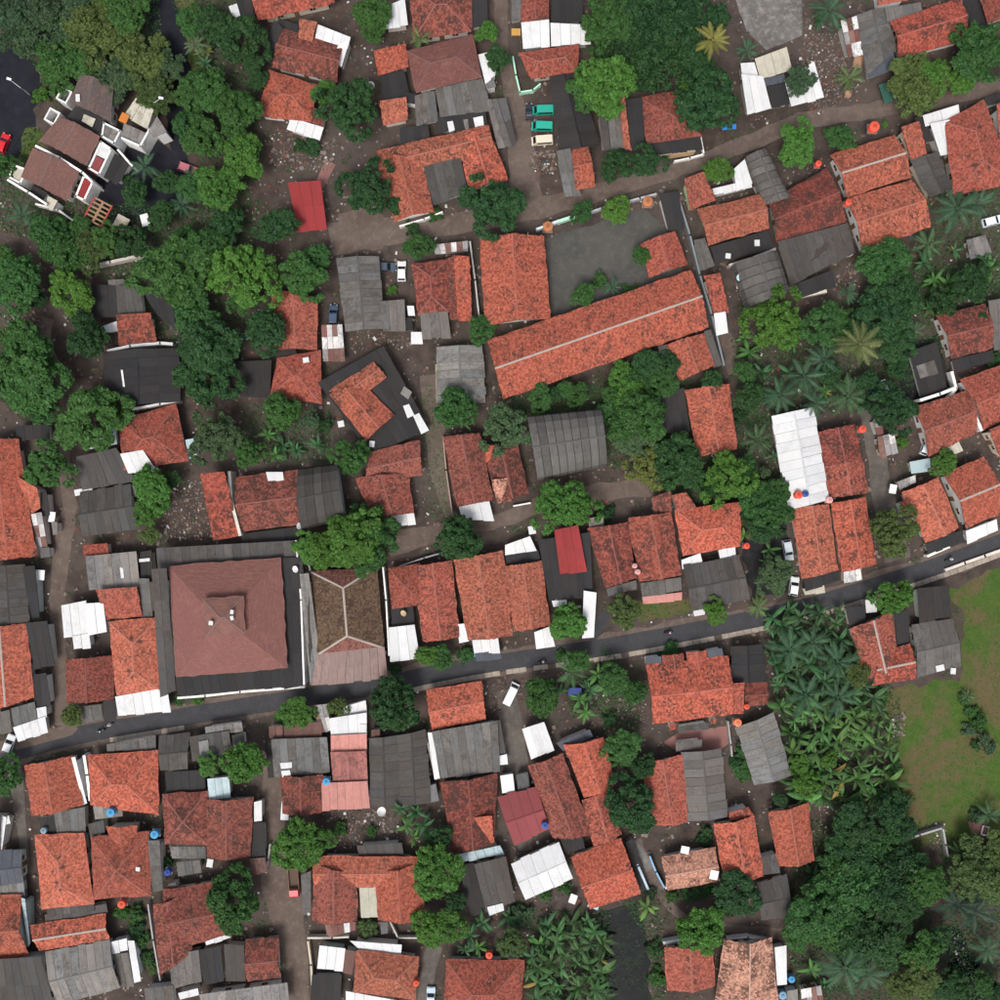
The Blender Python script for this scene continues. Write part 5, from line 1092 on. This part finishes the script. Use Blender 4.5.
# red pergola at the estate corner: posts, beams, slats
root = thing('pergola', 'brown slatted pergola with a red rim at the estate corner', 'pergola', U(98, 212, 3)-Vector((0, 0, 3)), math.radians(-28))
for sx in (-1, 1):
    for sy in (-1, 1): b = MB(); b.box((sx*1.8, sy*2.2, 1.45), (.15, .15, 2.9)); b.build('post', M['wood'], root, (0.3, 0.08, 0.06, 1))
for sx in (-1, 1): b = MB(); b.box((sx*1.9, 0, 3.0), (.25, 4.9, .2)); b.build('beam', M['wood'], root, (0.35, 0.06, 0.05, 1))
for k in range(6): b = MB(); b.box((0, -2.2+k*.88, 3.0), (3.5, .34, .14)); b.build('slat', M['wood'], root, (0.26, 0.16, 0.10, 1))
b = MB(); b.box((0, 0, 3.02), (.5, 4.5, .12)); b.build('middle_beam', M['wood'], root, (0.26, 0.16, 0.10, 1))
# timber pile
root = thing('timber_pile', 'stack of sawn timber beams beside the maroon hip roof', 'timber pile', U(680, 153), math.radians(8))
for k in range(9): b = MB(); b.box((rnd.uniform(-.4, .4), (k % 5)*.34-.7, .15+.26*(k//5)), (rnd.uniform(4.2, 5.6), .26, .22), rnd.uniform(-.04, .04)); b.build('beam', M['wood'], root, (0.34*rnd.uniform(.8, 1.2), 0.22, 0.12, 1))
for (x, y, ang, lab) in ((857, 62, 12, 'open wooden crate beside the grey sheds with rusty patches'), (847, 95, 4, 'small wooden crate under the light green palm by the lane')):
    root = thing('crate', lab, 'crate', U(x, y), math.radians(-ang)); w, l = (1.7, 2.3) if x > 850 else (1.1, 1.1)
    for sx in (-1, 1): b = MB(); b.box((sx*w/2, 0, .45), (.06, l, .9)); b.build('side', M['wood'], root, (0.42, 0.26, 0.17, 1))
    for sy in (-1, 1): b = MB(); b.box((0, sy*l/2, .45), (w, .06, .9)); b.build('end', M['wood'], root, (0.42, 0.26, 0.17, 1))
    b = MB(); b.box((0, 0, .5 if x < 850 else .1), (w-.08, l-.08, .06)); b.build('bottom', M['wood'], root, (0.36, 0.23, 0.16, 1))
root = thing('bench_frame', 'white square frame on a red plot beyond the field wall', 'frame', U(984, 830), math.radians(-12))
for sx in (-1, 1): b = MB(); b.box((sx*.6, 0, .5), (.25, 1.9, .1)); b.build('rail', M['plain'], root, (0.75, 0.77, 0.76, 1)); b = MB(); b.box((sx*.6, 0, .22), (.12, .12, .44)); b.build('leg', M['plain'], root, (0.5, 0.5, 0.5, 1))
for sy in (-1, 1): b = MB(); b.box((0, sy*.85, .5), (.94, .2, .1)); b.build('crossbar', M['plain'], root, (0.75, 0.77, 0.76, 1))
area('bare_red_plot', "968,822 984,818 988,840 974,844", .034, 'pink_paving', .6, False)

# ------------------------------------------------------------------ water tanks
def tank(x, y, r, top, col, label, group='water tanks'):
    p = U(x, y, top); R = r/PX; hh = 1.5
    root = thing('water_tank', label, 'water tank', (p.x, p.y, 0), 0, group)
    b = MB(); prof = [(R*.96, 0)]
    for k in range(5): z = .12+k*.26; prof += [(R, z), (R*.95, z+.10), (R, z+.2)]
    prof += [(R*.85, 1.42), (R*.45, hh)]; prof = [(a, z+top-hh) for a, z in prof]
    b.lathe(prof, 18); b.build('body', M['plain'], root, col+(1,))
    b = MB(); b.lathe([(R*.38, top-.01), (R*.38, top+.08), (R*.3, top+.14)], 14); b.build('lid', M['plain'], root, tuple(c*.7 for c in col)+(1,))
    b = MB(); b.box((0, 0, top-hh-.06), (R*2, R*2, .1)); b.build('platform', M['wood'], root, (0.15, 0.14, 0.13, 1))
    for sx in (-1, 1):
        for sy in (-1, 1): b = MB(); b.box((sx*R*.8, sy*R*.8, (top-hh-.11)/2), (.1, .1, top-hh-.11)); b.build('leg', M['wood'], root, (0.15, 0.14, 0.13, 1))
OR = (0.66, 0.09, 0.05); BL = (0.07, 0.30, 0.55)
for a in ((875, 126, 5.0, 4.6, OR, 'red water tank on a black tower beside the lane'), (863, 429, 3.6, 4.4, OR, 'red water tank in the alley above the bare yard'), (738, 723, 3.8, 4.2, (0.7, 0.2, 0.10), 'orange water tank at the corner of the tilted brown-grey shed'),
          (747, 707, 2.6, 4.6, OR, 'small red water tank behind the roadside house with twin porches'), (110, 813, 4.0, 4.6, BL, 'light blue water tank on the terrace of the square orange hip'), (154, 835, 4.0, 5.0, BL, 'light blue water tank beside the orange pyramid roof'), (545, 826, 3.4, 4.8, (0.04, 0.09, 0.3), 'dark blue water tank on the maroon metal gable'),
          (167, 873, 3.2, 4.6, (0.03, 0.06, 0.3), 'dark blue water tank in the garden below the wide dark red house'), (489, 956, 3.4, 4.6, OR, 'red water tank above the red hip at the bottom edge'), (416, 984, 3.0, 4.4, OR, 'red water tank at the edge of the orange hip at the bottom'), (121, 905, 3.8, 4.4, OR, 'red water tank below the orange pyramid roof'),
          (326, 782, 3.6, 5.0, BL, 'blue water tank between the pink striped roof and dark red rear'), (43, 831, 3.0, 3.6, (0.2, 0.3, 0.36), 'grey-blue water tank beside the first of the orange hips'), (792, 980, 3.4, 2.2, BL, 'light blue barrel tank beside the pale mottled roof'), (783, 996, 4.0, 2.0, (0.2, 0.36, 0.5), 'blue barrel tank at the bottom edge by the pale roof'),
          (799, 495, 3.8, 5.6, OR, 'red water tank at the lower end of the long white roof'), (830, 500, 3.2, 4.8, (0.7, 0.35, 0.33), 'pink water tank between the twin orange gables'), (635, 566, 2.4, 4.8, (0.7, 0.35, 0.33), 'upper of two pink water tanks beside the red gable'), (638, 572, 2.6, 4.8, (0.7, 0.35, 0.33), 'lower of two pink water tanks beside the red gable'), (747, 546, 3.0, 4.0, OR, 'red water tank in the black yard under the trees'),
          (548, 226, 5.0, 2.4, (0.42, 0.16, 0.07), 'rust-brown round tank at the school yard wall'), (648, 201, 5.0, 2.4, (0.42, 0.16, 0.07), 'rust-brown round tank at the far end of the school yard wall'), (806, 494, 3.0, 5.6, (0.03, 0.08, 0.3), 'dark blue water tank at the lower end of the long white roof'), (849, 202, 3.0, 6.2, OR, 'red water tank between the paired orange roofs'), (301, 183, 0, 0, OR, ''), (819, 163, 3.0, 4.4, OR, 'red water tank at the top of the broad maroon roof')):
    if a[2]: tank(*a)
# ------------------------------------------------------------------ satellite dishes
def dish(x, y, r, top, label, col=(0.72, 0.72, 0.7)):
    p = U(x, y, top); R = r/PX; root = thing('satellite_dish', label, 'satellite dish', (p.x, p.y, 0), rnd.uniform(0, 6.28), 'satellite dishes')
    b = MB(); T = Matrix.Translation((0, 0, top)) @ Matrix.Rotation(.5, 4, 'X'); n = 16
    prof = [(R*k/5, .35*R*(k/5)**2) for k in range(6)]
    for i in range(5):
        for k in range(n):
            q = []
            for (rr, z), kk in ((prof[i], k), (prof[i], k+1), (prof[i+1], k+1), (prof[i+1], k)):
                a = 2*math.pi*kk/n; q.append(T @ Vector((rr*math.cos(a), rr*math.sin(a), z)))
            b.face(q if i else [q[0], q[2], q[3]])
    b.build('bowl', M['plain'], root, col+(1,))
    b = MB(); b.tube([(0, 0, 0), (0, 0, top)], .05, 6); b.build('mast', M['plain'], root, (0.3, 0.3, 0.3, 1))
    b = MB(); b.tube([T @ Vector((R*.8, 0, .2*R)), T @ Vector((0, 0, R*.9))], .03, 5); b.build('feed_arm', M['plain'], root, (0.2, 0.2, 0.2, 1))
for a in ((371, 85, 3.6, 4.0, 'white satellite dish beside the dark round tree'), (740, 277, 3.6, 4.4, 'pale blue satellite dish on the vaulted grey shed', (0.5, 0.65, 0.72)), (296, 769-200, 3.4, 4.6, 'white satellite dish on the black strip beside the mosque'), (404, 613, 3.2, 3.4, 'tan satellite dish between the pavilion and the red trio', (0.5, 0.36, 0.2)),
          (300, 526, 3.4, 4.0, 'grey satellite dish at the corner of the dark red terrace', (0.4, 0.42, 0.44)), (340, 200, 0, 0, ''), (382, 812, 4.6, 3.6, 'white satellite dish in the rubble yard below the double shed'), (541, 116, 0, 0, '')):
    if a[2]: dish(*a)
# ------------------------------------------------------------------ street lamps of the estate
for (bx, by, tx, ty, lab) in ((30, 95, 9, 79, 'white street lamp leaning over the dark parking lot'), (150, 106, 161, 98, 'white street lamp between the beige house and estate road')):
    a = U(bx, by); e = U(tx, ty, 7.2); root = thing('street_lamp', lab, 'street lamp', a); d = e-a
    s = Vector((d.x, d.y, 0)); mid = U(bx+(tx-bx)*.45, by+(ty-by)*.45, 6.2)-a
    b = MB(); b.tube([(0, 0, 0), (mid.x*.3, mid.y*.3, 3.2), (mid.x, mid.y, 6.2)], [.10, .08, .06], 7); b.build('pole', M['plain'], root, (0.55, 0.57, 0.58, 1))
    b = MB(); b.tube([mid, d], [.06, .05], 6); b.build('arm', M['plain'], root, (0.55, 0.57, 0.58, 1))
    b = MB(); b.box((d.x, d.y, 7.2), (.9, .45, .16), math.atan2(s.y, s.x)); b.build('lamp_head', M['plain'], root, (0.8, 0.82, 0.82, 1))
# ------------------------------------------------------------------ vehicles
def wheels(root, L, W, r=.32, inset=.78):
    for sx in (-1, 1):
        for sy in (-1, 1):
            w_ = MB(); c = Vector((sx*L/2*.62, sy*(W/2-.1), r)); w_.tube([c+Vector((0, -.1, 0)), c+Vector((0, .1, 0))], r, 14); wo = w_.build('wheel', M['rubber'], root)
            h_ = MB(); h_.tube([c+Vector((0, sy*.1, 0)), c+Vector((0, sy*.125, 0))], r*.55, 10); h_.build('rim', M['plain'], wo, (0.4, 0.4, 0.4, 1))
def shell(mb, prof, W, tumble):
    """side outline (x,z) swept across the width, narrowing upwards by tumble"""
    zmax = max(p[1] for p in prof); zmin = min(p[1] for p in prof)
    def y(z, s): return s*(W/2-max(0, (z-.75))*tumble)
    n = len(prof)
    for i in range(n):
        a, b_ = prof[i], prof[(i+1) % n]
        mb.face([(a[0], y(a[1], -1), a[1]), (b_[0], y(b_[1], -1), b_[1]), (b_[0], y(b_[1], 1), b_[1]), (a[0], y(a[1], 1), a[1])])
    mb.face([(p[0], y(p[1], -1), p[1]) for p in prof]); mb.face([(p[0], y(p[1], 1), p[1]) for p in prof][::-1])
def car(x, y, ang, col, label, name='parked_car', L=4.2, W=1.72, van=False):
    p = U(x, y); root = thing(name, label, 'van' if van else 'car', p, math.radians(ang), 'vehicles parked in the village')
    h2 = L/2
    if van: prof = [(-h2, .3), (h2, .3), (h2, .85), (h2-.25, 1.0), (h2-.85, 1.75), (h2-1.1, 1.85), (-h2+.15, 1.85), (-h2, 1.6)]
    else: prof = [(-h2, .3), (h2, .3), (h2, .62), (h2-.15, .78), (h2-1.05, .92), (h2-1.75, 1.38), (h2-2.0, 1.45), (-h2+.75, 1.45), (-h2+.45, 1.36), (-h2+.08, .95), (-h2, .8)]
    b = MB(); shell(b, prof, W, .18 if not van else .08); bo = b.build('body', M['paint'], root, col+(1,))
    tum = .18 if not van else .08; zt = 1.36 if not van else 1.72
    yy = lambda z: W/2-max(0, z-.75)*tum
    def pane(nm, q):
        c = sum((Vector(v) for v in q), Vector())/4; n = (Vector(q[1])-Vector(q[0])).cross(Vector(q[3])-Vector(q[0])).normalized()
        if n.dot(c-Vector((0, 0, .8))) < 0: n = -n
        g = MB(); g.face([Vector(v)+n*.015 for v in q]); g.build(nm, M['glass'], root)
    if van:
        pane('windscreen', [(h2-.30, -yy(1.05)+.1, 1.06), (h2-.30, yy(1.05)-.1, 1.06), (h2-.80, yy(1.7)-.1, 1.70), (h2-.80, -yy(1.7)+.1, 1.70)])
        pane('rear_window', [(-h2+.0, -yy(1.2)+.15, 1.1), (-h2, yy(1.2)-.15, 1.1), (-h2+.0, yy(1.6)-.15, 1.55), (-h2, -yy(1.6)+.15, 1.55)])
        for s in (-1, 1): pane('side_window', [(h2-.95, s*yy(1.1), 1.1), (-h2+.3, s*yy(1.1), 1.1), (-h2+.3, s*yy(1.65), 1.65), (h2-1.2, s*yy(1.65), 1.65)])
    else:
        pane('windscreen', [(h2-1.12, -yy(.96)+.08, .965), (h2-1.12, yy(.96)-.08, .965), (h2-1.72, yy(1.35)-.08, 1.36), (h2-1.72, -yy(1.35)+.08, 1.36)])
        pane('rear_window', [(-h2+.12, -yy(1.0)+.1, 1.0), (-h2+.12, yy(1.0)-.1, 1.0), (-h2+.42, yy(1.33)-.1, 1.33), (-h2+.42, -yy(1.33)+.1, 1.33)])
        for s in (-1, 1): pane('side_window', [(h2-1.35, s*yy(1.0), 1.0), (-h2+.35, s*yy(1.0), 1.0), (-h2+.65, s*yy(1.34), 1.34), (h2-1.85, s*yy(1.34), 1.34)])
    for s in (-1, 1): g = MB(); g.box((h2, s*W*.36, .66), (.06, .3, .14)); g.build('headlight', M['plain'], root, (0.8, 0.8, 0.78, 1))
    wheels(root, L, W)
RED = (0.6, 0.02, 0.03)
car(5, 145, 70, RED, 'bright red car parked on the dark estate lot')
car(189, 170, -20, (0.42, 0.14, 0.17), 'dusty pink-red car on the dark estate road')
car(334, 316, 88, (0.05, 0.08, 0.14), 'dark blue car parked above the rusty white shack')
car(387, 268, 0, (0.06, 0.08, 0.11), 'dark grey car parked beside the long grey ridge shed', L=3.8)
car(402, 272, 90, (0.75, 0.75, 0.73), 'white car parked beside the maroon hip with orange strip', L=4.0)
car(511, 693, 64, (0.82, 0.83, 0.84), 'white van parked in the yard below the road', 'parked_van', 4.6, 1.75, True)
car(787, 550, -80, (0.55, 0.6, 0.65), 'silver car parked in the dark yard under the trees')
car(793, 586, 82, (0.7, 0.73, 0.72), 'white car half hidden by the grey-green tree', L=3.8)
car(991, 222, 15, (0.7, 0.78, 0.84), 'pale blue-white car under palms at the picture edge')
car(431, 996, 88, (0.45, 0.56, 0.66), 'pale blue car at the bottom edge lane')
car(11, 743, 70, (0.7, 0.72, 0.74), 'white car beside the white tin porch at the road end', L=3.8)
car(924, 447, 70, (0.72, 0.76, 0.8), 'small white car beside the red gable with white rim', L=3.4, W=1.5)
car(543, 112, 182, (0.02, 0.33, 0.24), 'upper of two parked green minivans beside the long black shed', 'parked_van', 4.2, 1.65, True)
car(542, 128, 178, (0.02, 0.36, 0.26), 'lower of two parked green minivans beside the long black shed', 'parked_van', 4.2, 1.65, True)
car(542, 142, 184, (0.66, 0.60, 0.47), 'cream minivan parked below two green ones', 'parked_van', 4.2, 1.65, True)
car(529, 113, 90, (0.03, 0.035, 0.05), 'black car squeezed beside the upper green minivan', L=3.2, W=1.4)
car(480, 653, 0, (0.1, 0.2, 0.35), 'small blue car under the shop awning', L=3.2, W=1.4)
# red truck with open load bed
root = thing('truck', 'red cab truck with a brown load bed parked in the wide lane', 'truck', U(295, 880), math.radians(-86), 'vehicles parked in the village')
b = MB(); shell(b, [(1.3, .5), (2.9, .5), (2.9, 1.2), (2.65, 2.0), (2.45, 2.15), (1.3, 2.15)], 1.9, .06); b.build('cab', M['paint'], root, (0.55, 0.06, 0.08, 1))
b = MB(); b.face([(2.89, -.78, 1.3), (2.89, .78, 1.3), (2.70, .76, 1.95), (2.70, -.76, 1.95)]); b.build('windscreen', M['glass'], root)
b = MB(); b.box((-.8, 0, .85), (4.0, 1.95, .1)); b.build('bed_floor', M['wood'], root, (0.10, 0.07, 0.055, 1))
for s in (-1, 1): b = MB(); b.box((-.8, s*.98, 1.2), (4.0, .08, .7)); b.build('bed_side', M['wood'], root, (0.24, 0.14, 0.09, 1))
b = MB(); b.box((1.16, 0, 1.3), (.08, 1.87, .9)); b.build('headboard', M['wood'], root, (0.24, 0.14, 0.09, 1))
b = MB(); b.box((-2.76, 0, 1.2), (.08, 1.87, .7)); b.build('tailgate', M['wood'], root, (0.24, 0.14, 0.09, 1))
wheels(root, 5.4, 1.9, .42)
# motorcycles and riders
def skin_person():
    me = bpy.data.meshes.new('person')
    J = {'pel': (0, 0, .86), 'wai': (.03, 0, 1.02), 'che': (.10, 0, 1.26), 'nec': (.14, 0, 1.42), 'hea': (.17, 0, 1.54), 'top': (.17, 0, 1.68),
         'sl': (.10, .19, 1.34), 'el': (.30, .27, 1.14), 'hl': (.56, .27, 1.06), 'sr': (.10, -.19, 1.34), 'er': (.30, -.27, 1.14), 'hr': (.56, -.27, 1.06),
         'tl': (.02, .11, .84), 'kl': (.42, .17, .78), 'al': (.26, .15, .38), 'fl': (.42, .15, .34), 'tr': (.02, -.11, .84), 'kr': (.42, -.17, .78), 'ar': (.26, -.15, .38), 'fr': (.42, -.15, .34)}
    Rr = {'pel': .16, 'wai': .14, 'che': .17, 'nec': .06, 'hea': .11, 'top': .09, 'sl': .07, 'sr': .07, 'el': .05, 'er': .05, 'hl': .04, 'hr': .04, 'tl': .10, 'tr': .10, 'kl': .07, 'kr': .07, 'al': .045, 'ar': .045, 'fl': .05, 'fr': .05}
    E = 'pel-wai wai-che che-nec nec-hea hea-top che-sl sl-el el-hl che-sr sr-er er-hr pel-tl tl-kl kl-al al-fl pel-tr tr-kr kr-ar ar-fr'.split()
    ks = list(J); me.from_pydata([J[k] for k in ks], [tuple(ks.index(a) for a in e.split('-')) for e in E], [])
    o = bpy.data.objects.new('person', me); COL.objects.link(o)
    o.modifiers.new('skin', 'SKIN'); sub = o.modifiers.new('sub', 'SUBSURF'); sub.levels = 1; sub.render_levels = 1
    for i, k in enumerate(ks): me.skin_vertices[0].data[i].radius = (Rr[k], Rr[k])
    me.skin_vertices[0].data[0].use_root = True
    bpy.context.view_layer.update()
    ev = bpy.data.meshes.new_from_object(o.evaluated_get(bpy.context.evaluated_depsgraph_get()))
    bpy.data.objects.remove(o); ev.name = 'person'; ev.materials.clear(); ev.materials.append(M['plain']); return ev
PERSON = skin_person()
def motorbike(x, y, ang, col, shirt, lab, plab, helmet=(0.7, 0.7, 0.7)):
    p = U(x, y); p.z = .03; a = math.radians(ang); root = thing('motorcycle', lab, 'motorcycle', p, a, 'motorcycles')
    for sx in (-.62, .62):
        w_ = MB(); w_.tube([(sx, -.05, .3), (sx, .05, .3)], .3, 14); w_.build('wheel', M['rubber'], root)
    b = MB(); b.tube([(.55, 0, .45), (.3, 0, .62), (-.1, 0, .58), (-.75, 0, .72)], [.10, .14, .16, .10], 8); b.build('body', M['paint'], root, col+(1,))
    b = MB(); b.box((-.25, 0, .76), (.75, .26, .1)); b.build('seat', M['rubber'], root)
    b = MB(); b.tube([(.5, -.33, 1.02), (.55, 0, .98), (.5, .33, 1.02)], .02, 5); b.tube([(.55, 0, .98), (.64, 0, .35)], .03, 5); b.build('handlebar', M['plain'], root, (0.1, 0.1, 0.1, 1))
    o = link('person', PERSON, None, shirt+(1,), p); o.rotation_euler = (0, 0, a); tag(o, plab, 'person', 'motorcycle riders')
    hm = MB(); hm.lathe([(.02, 1.44), (.13, 1.50), (.155, 1.60), (.13, 1.70), (.05, 1.76)], 12, (.17, 0, 0)); hm.build('helmet', M['paint'], o, helmet+(1,))
motorbike(668, 632, 8, (0.05, 0.05, 0.2), (0.35, 0.12, 0.16), 'dark blue motorcycle on the road near the narrow lawn', 'seated rider in a reddish shirt near the narrow lawn')
motorbike(542, 661, 12, (0.2, 0.05, 0.1), (0.4, 0.32, 0.4), 'maroon motorcycle on the road above the planted yard', 'seated rider in a pale purple shirt above the planted yard')
motorbike(948, 559, 25, (0.1, 0.1, 0.12), (0.5, 0.5, 0.52), 'dark motorcycle on the road by the smooth orange gable', 'seated rider in grey by the smooth orange gable')
motorbike(102, 730, 12, (0.4, 0.4, 0.42), (0.08, 0.08, 0.09), 'grey motorcycle on the road below the mossy dark red square', 'seated rider in black below the mossy dark red square')
motorbike(110, 724, 20, (0.3, 0.1, 0.14), (0.7, 0.7, 0.7), 'red motorcycle beside the white porch of the orange hip', 'seated rider in white beside the white porch')

# ------------------------------------------------------------------ rubble and litter nobody could count
def litter(name, regions, seed, zone=None):
    r = random.Random(seed); mb = MB()
    for s, dens, smin, smax in regions:
        poly = pts(s); xs = [p[0] for p in poly]; ys = [p[1] for p in poly]
        for _ in range(int((max(xs)-min(xs))*(max(ys)-min(ys))*dens)):
            x, y = r.uniform(min(xs), max(xs)), r.uniform(min(ys), max(ys))
            if not inside(x, y, poly): continue
            if any(inside(x, y, f) for f in FOOT) or any(inside(x, y, f) for f in (STRIPS if name == 'litter' else ())): continue
            p = U(x, y); sz = r.uniform(smin, smax)*r.uniform(.5, 1)
            hh = sz*r.uniform(.1, .4); mb.box((p.x, p.y, hh/2+.03), (sz*r.uniform(.6, 1.6), sz, hh), r.uniform(0, 6.28), r.uniform(.7, 1))
    o = mb.build(name, M['litter']); o['kind'] = 'stuff'; return o
litter('rubble', [("160,480 205,480 212,540 165,540", .2, .15, .55), ("330,808 395,815 400,850 335,850", .16, .12, .5), ("265,130 340,130 330,170 270,170", .14, .12, .7), ("805,10 845,40 860,90 820,115 800,100", .22, .12, .5), ("890,720 905,710 905,738 894,738", .3, .2, .7), ("530,150 556,150 556,175 532,172", .25, .2, .8),
    ("925,825 946,820 946,850 930,850", .3, .15, .5), ("936,930 965,935 970,970 950,960", .08, .12, .5), ("345,330 410,335 410,350 350,350", .15, .15, .5), ("480,678 505,678 505,715 490,718", .07, .15, .6), ("622,682 650,720 640,740 610,735", .2, .12, .4), ("0,315 40,310 45,330 0,335", .25, .15, .5), ("165,330 195,310 198,340 172,350", .2, .15, .6), ("835,285 850,260 862,290 840,300", .2, .2, .8), ("900,345 950,345 950,395 905,395", .01, .2, .8), ("380,70 410,70 410,100 385,100", .0, .2, .6), ("818,800 828,800 830,850 816,850", .2, .15, .5)], 3)
litter('litter', [("0,200 1000,180 1000,560 0,760", .020, .12, .75), ("0,0 1000,0 1000,200 200,230 200,0", .018, .12, .7), ("0,730 880,600 880,640 780,1000 0,1000", .022, .12, .75)], 5)

# ------------------------------------------------------------------ labels that single out each plant, by its look and what it stands between
used = set(o['label'] for o in scene.objects if 'label' in o)
bylab = {}
for o, x, y, look, size in PENDING:
    R3 = near_refs(x, y, 4)
    def words(s): return len(s.split())
    cands = [f"{look} between the {R3[0]} and the {R3[1]}", f"{size} {look} between the {R3[0]} and the {R3[1]}", f"{look} close to the {R3[0]} and the {R3[2]}", f"{size} {look} close to the {R3[0]} and the {R3[2]}", f"{look} beside the {R3[0]}, within sight of the {R3[3]}",
             f"{look} between the {R3[1]} and the {R3[2]}", f"{size} {look} beside the {R3[0]}", f"{size} {look} beside the {R3[1]}", f"{size} {look} near the {R3[2]}", f"{look} beside the {R3[0]}", f"{look} near the {R3[1]}"]
    for c in cands:
        if words(c) <= 16 and c not in used: break
    else:
        c = f"{size} {look} near the {R3[3]}"
    used.add(c); o['label'] = c
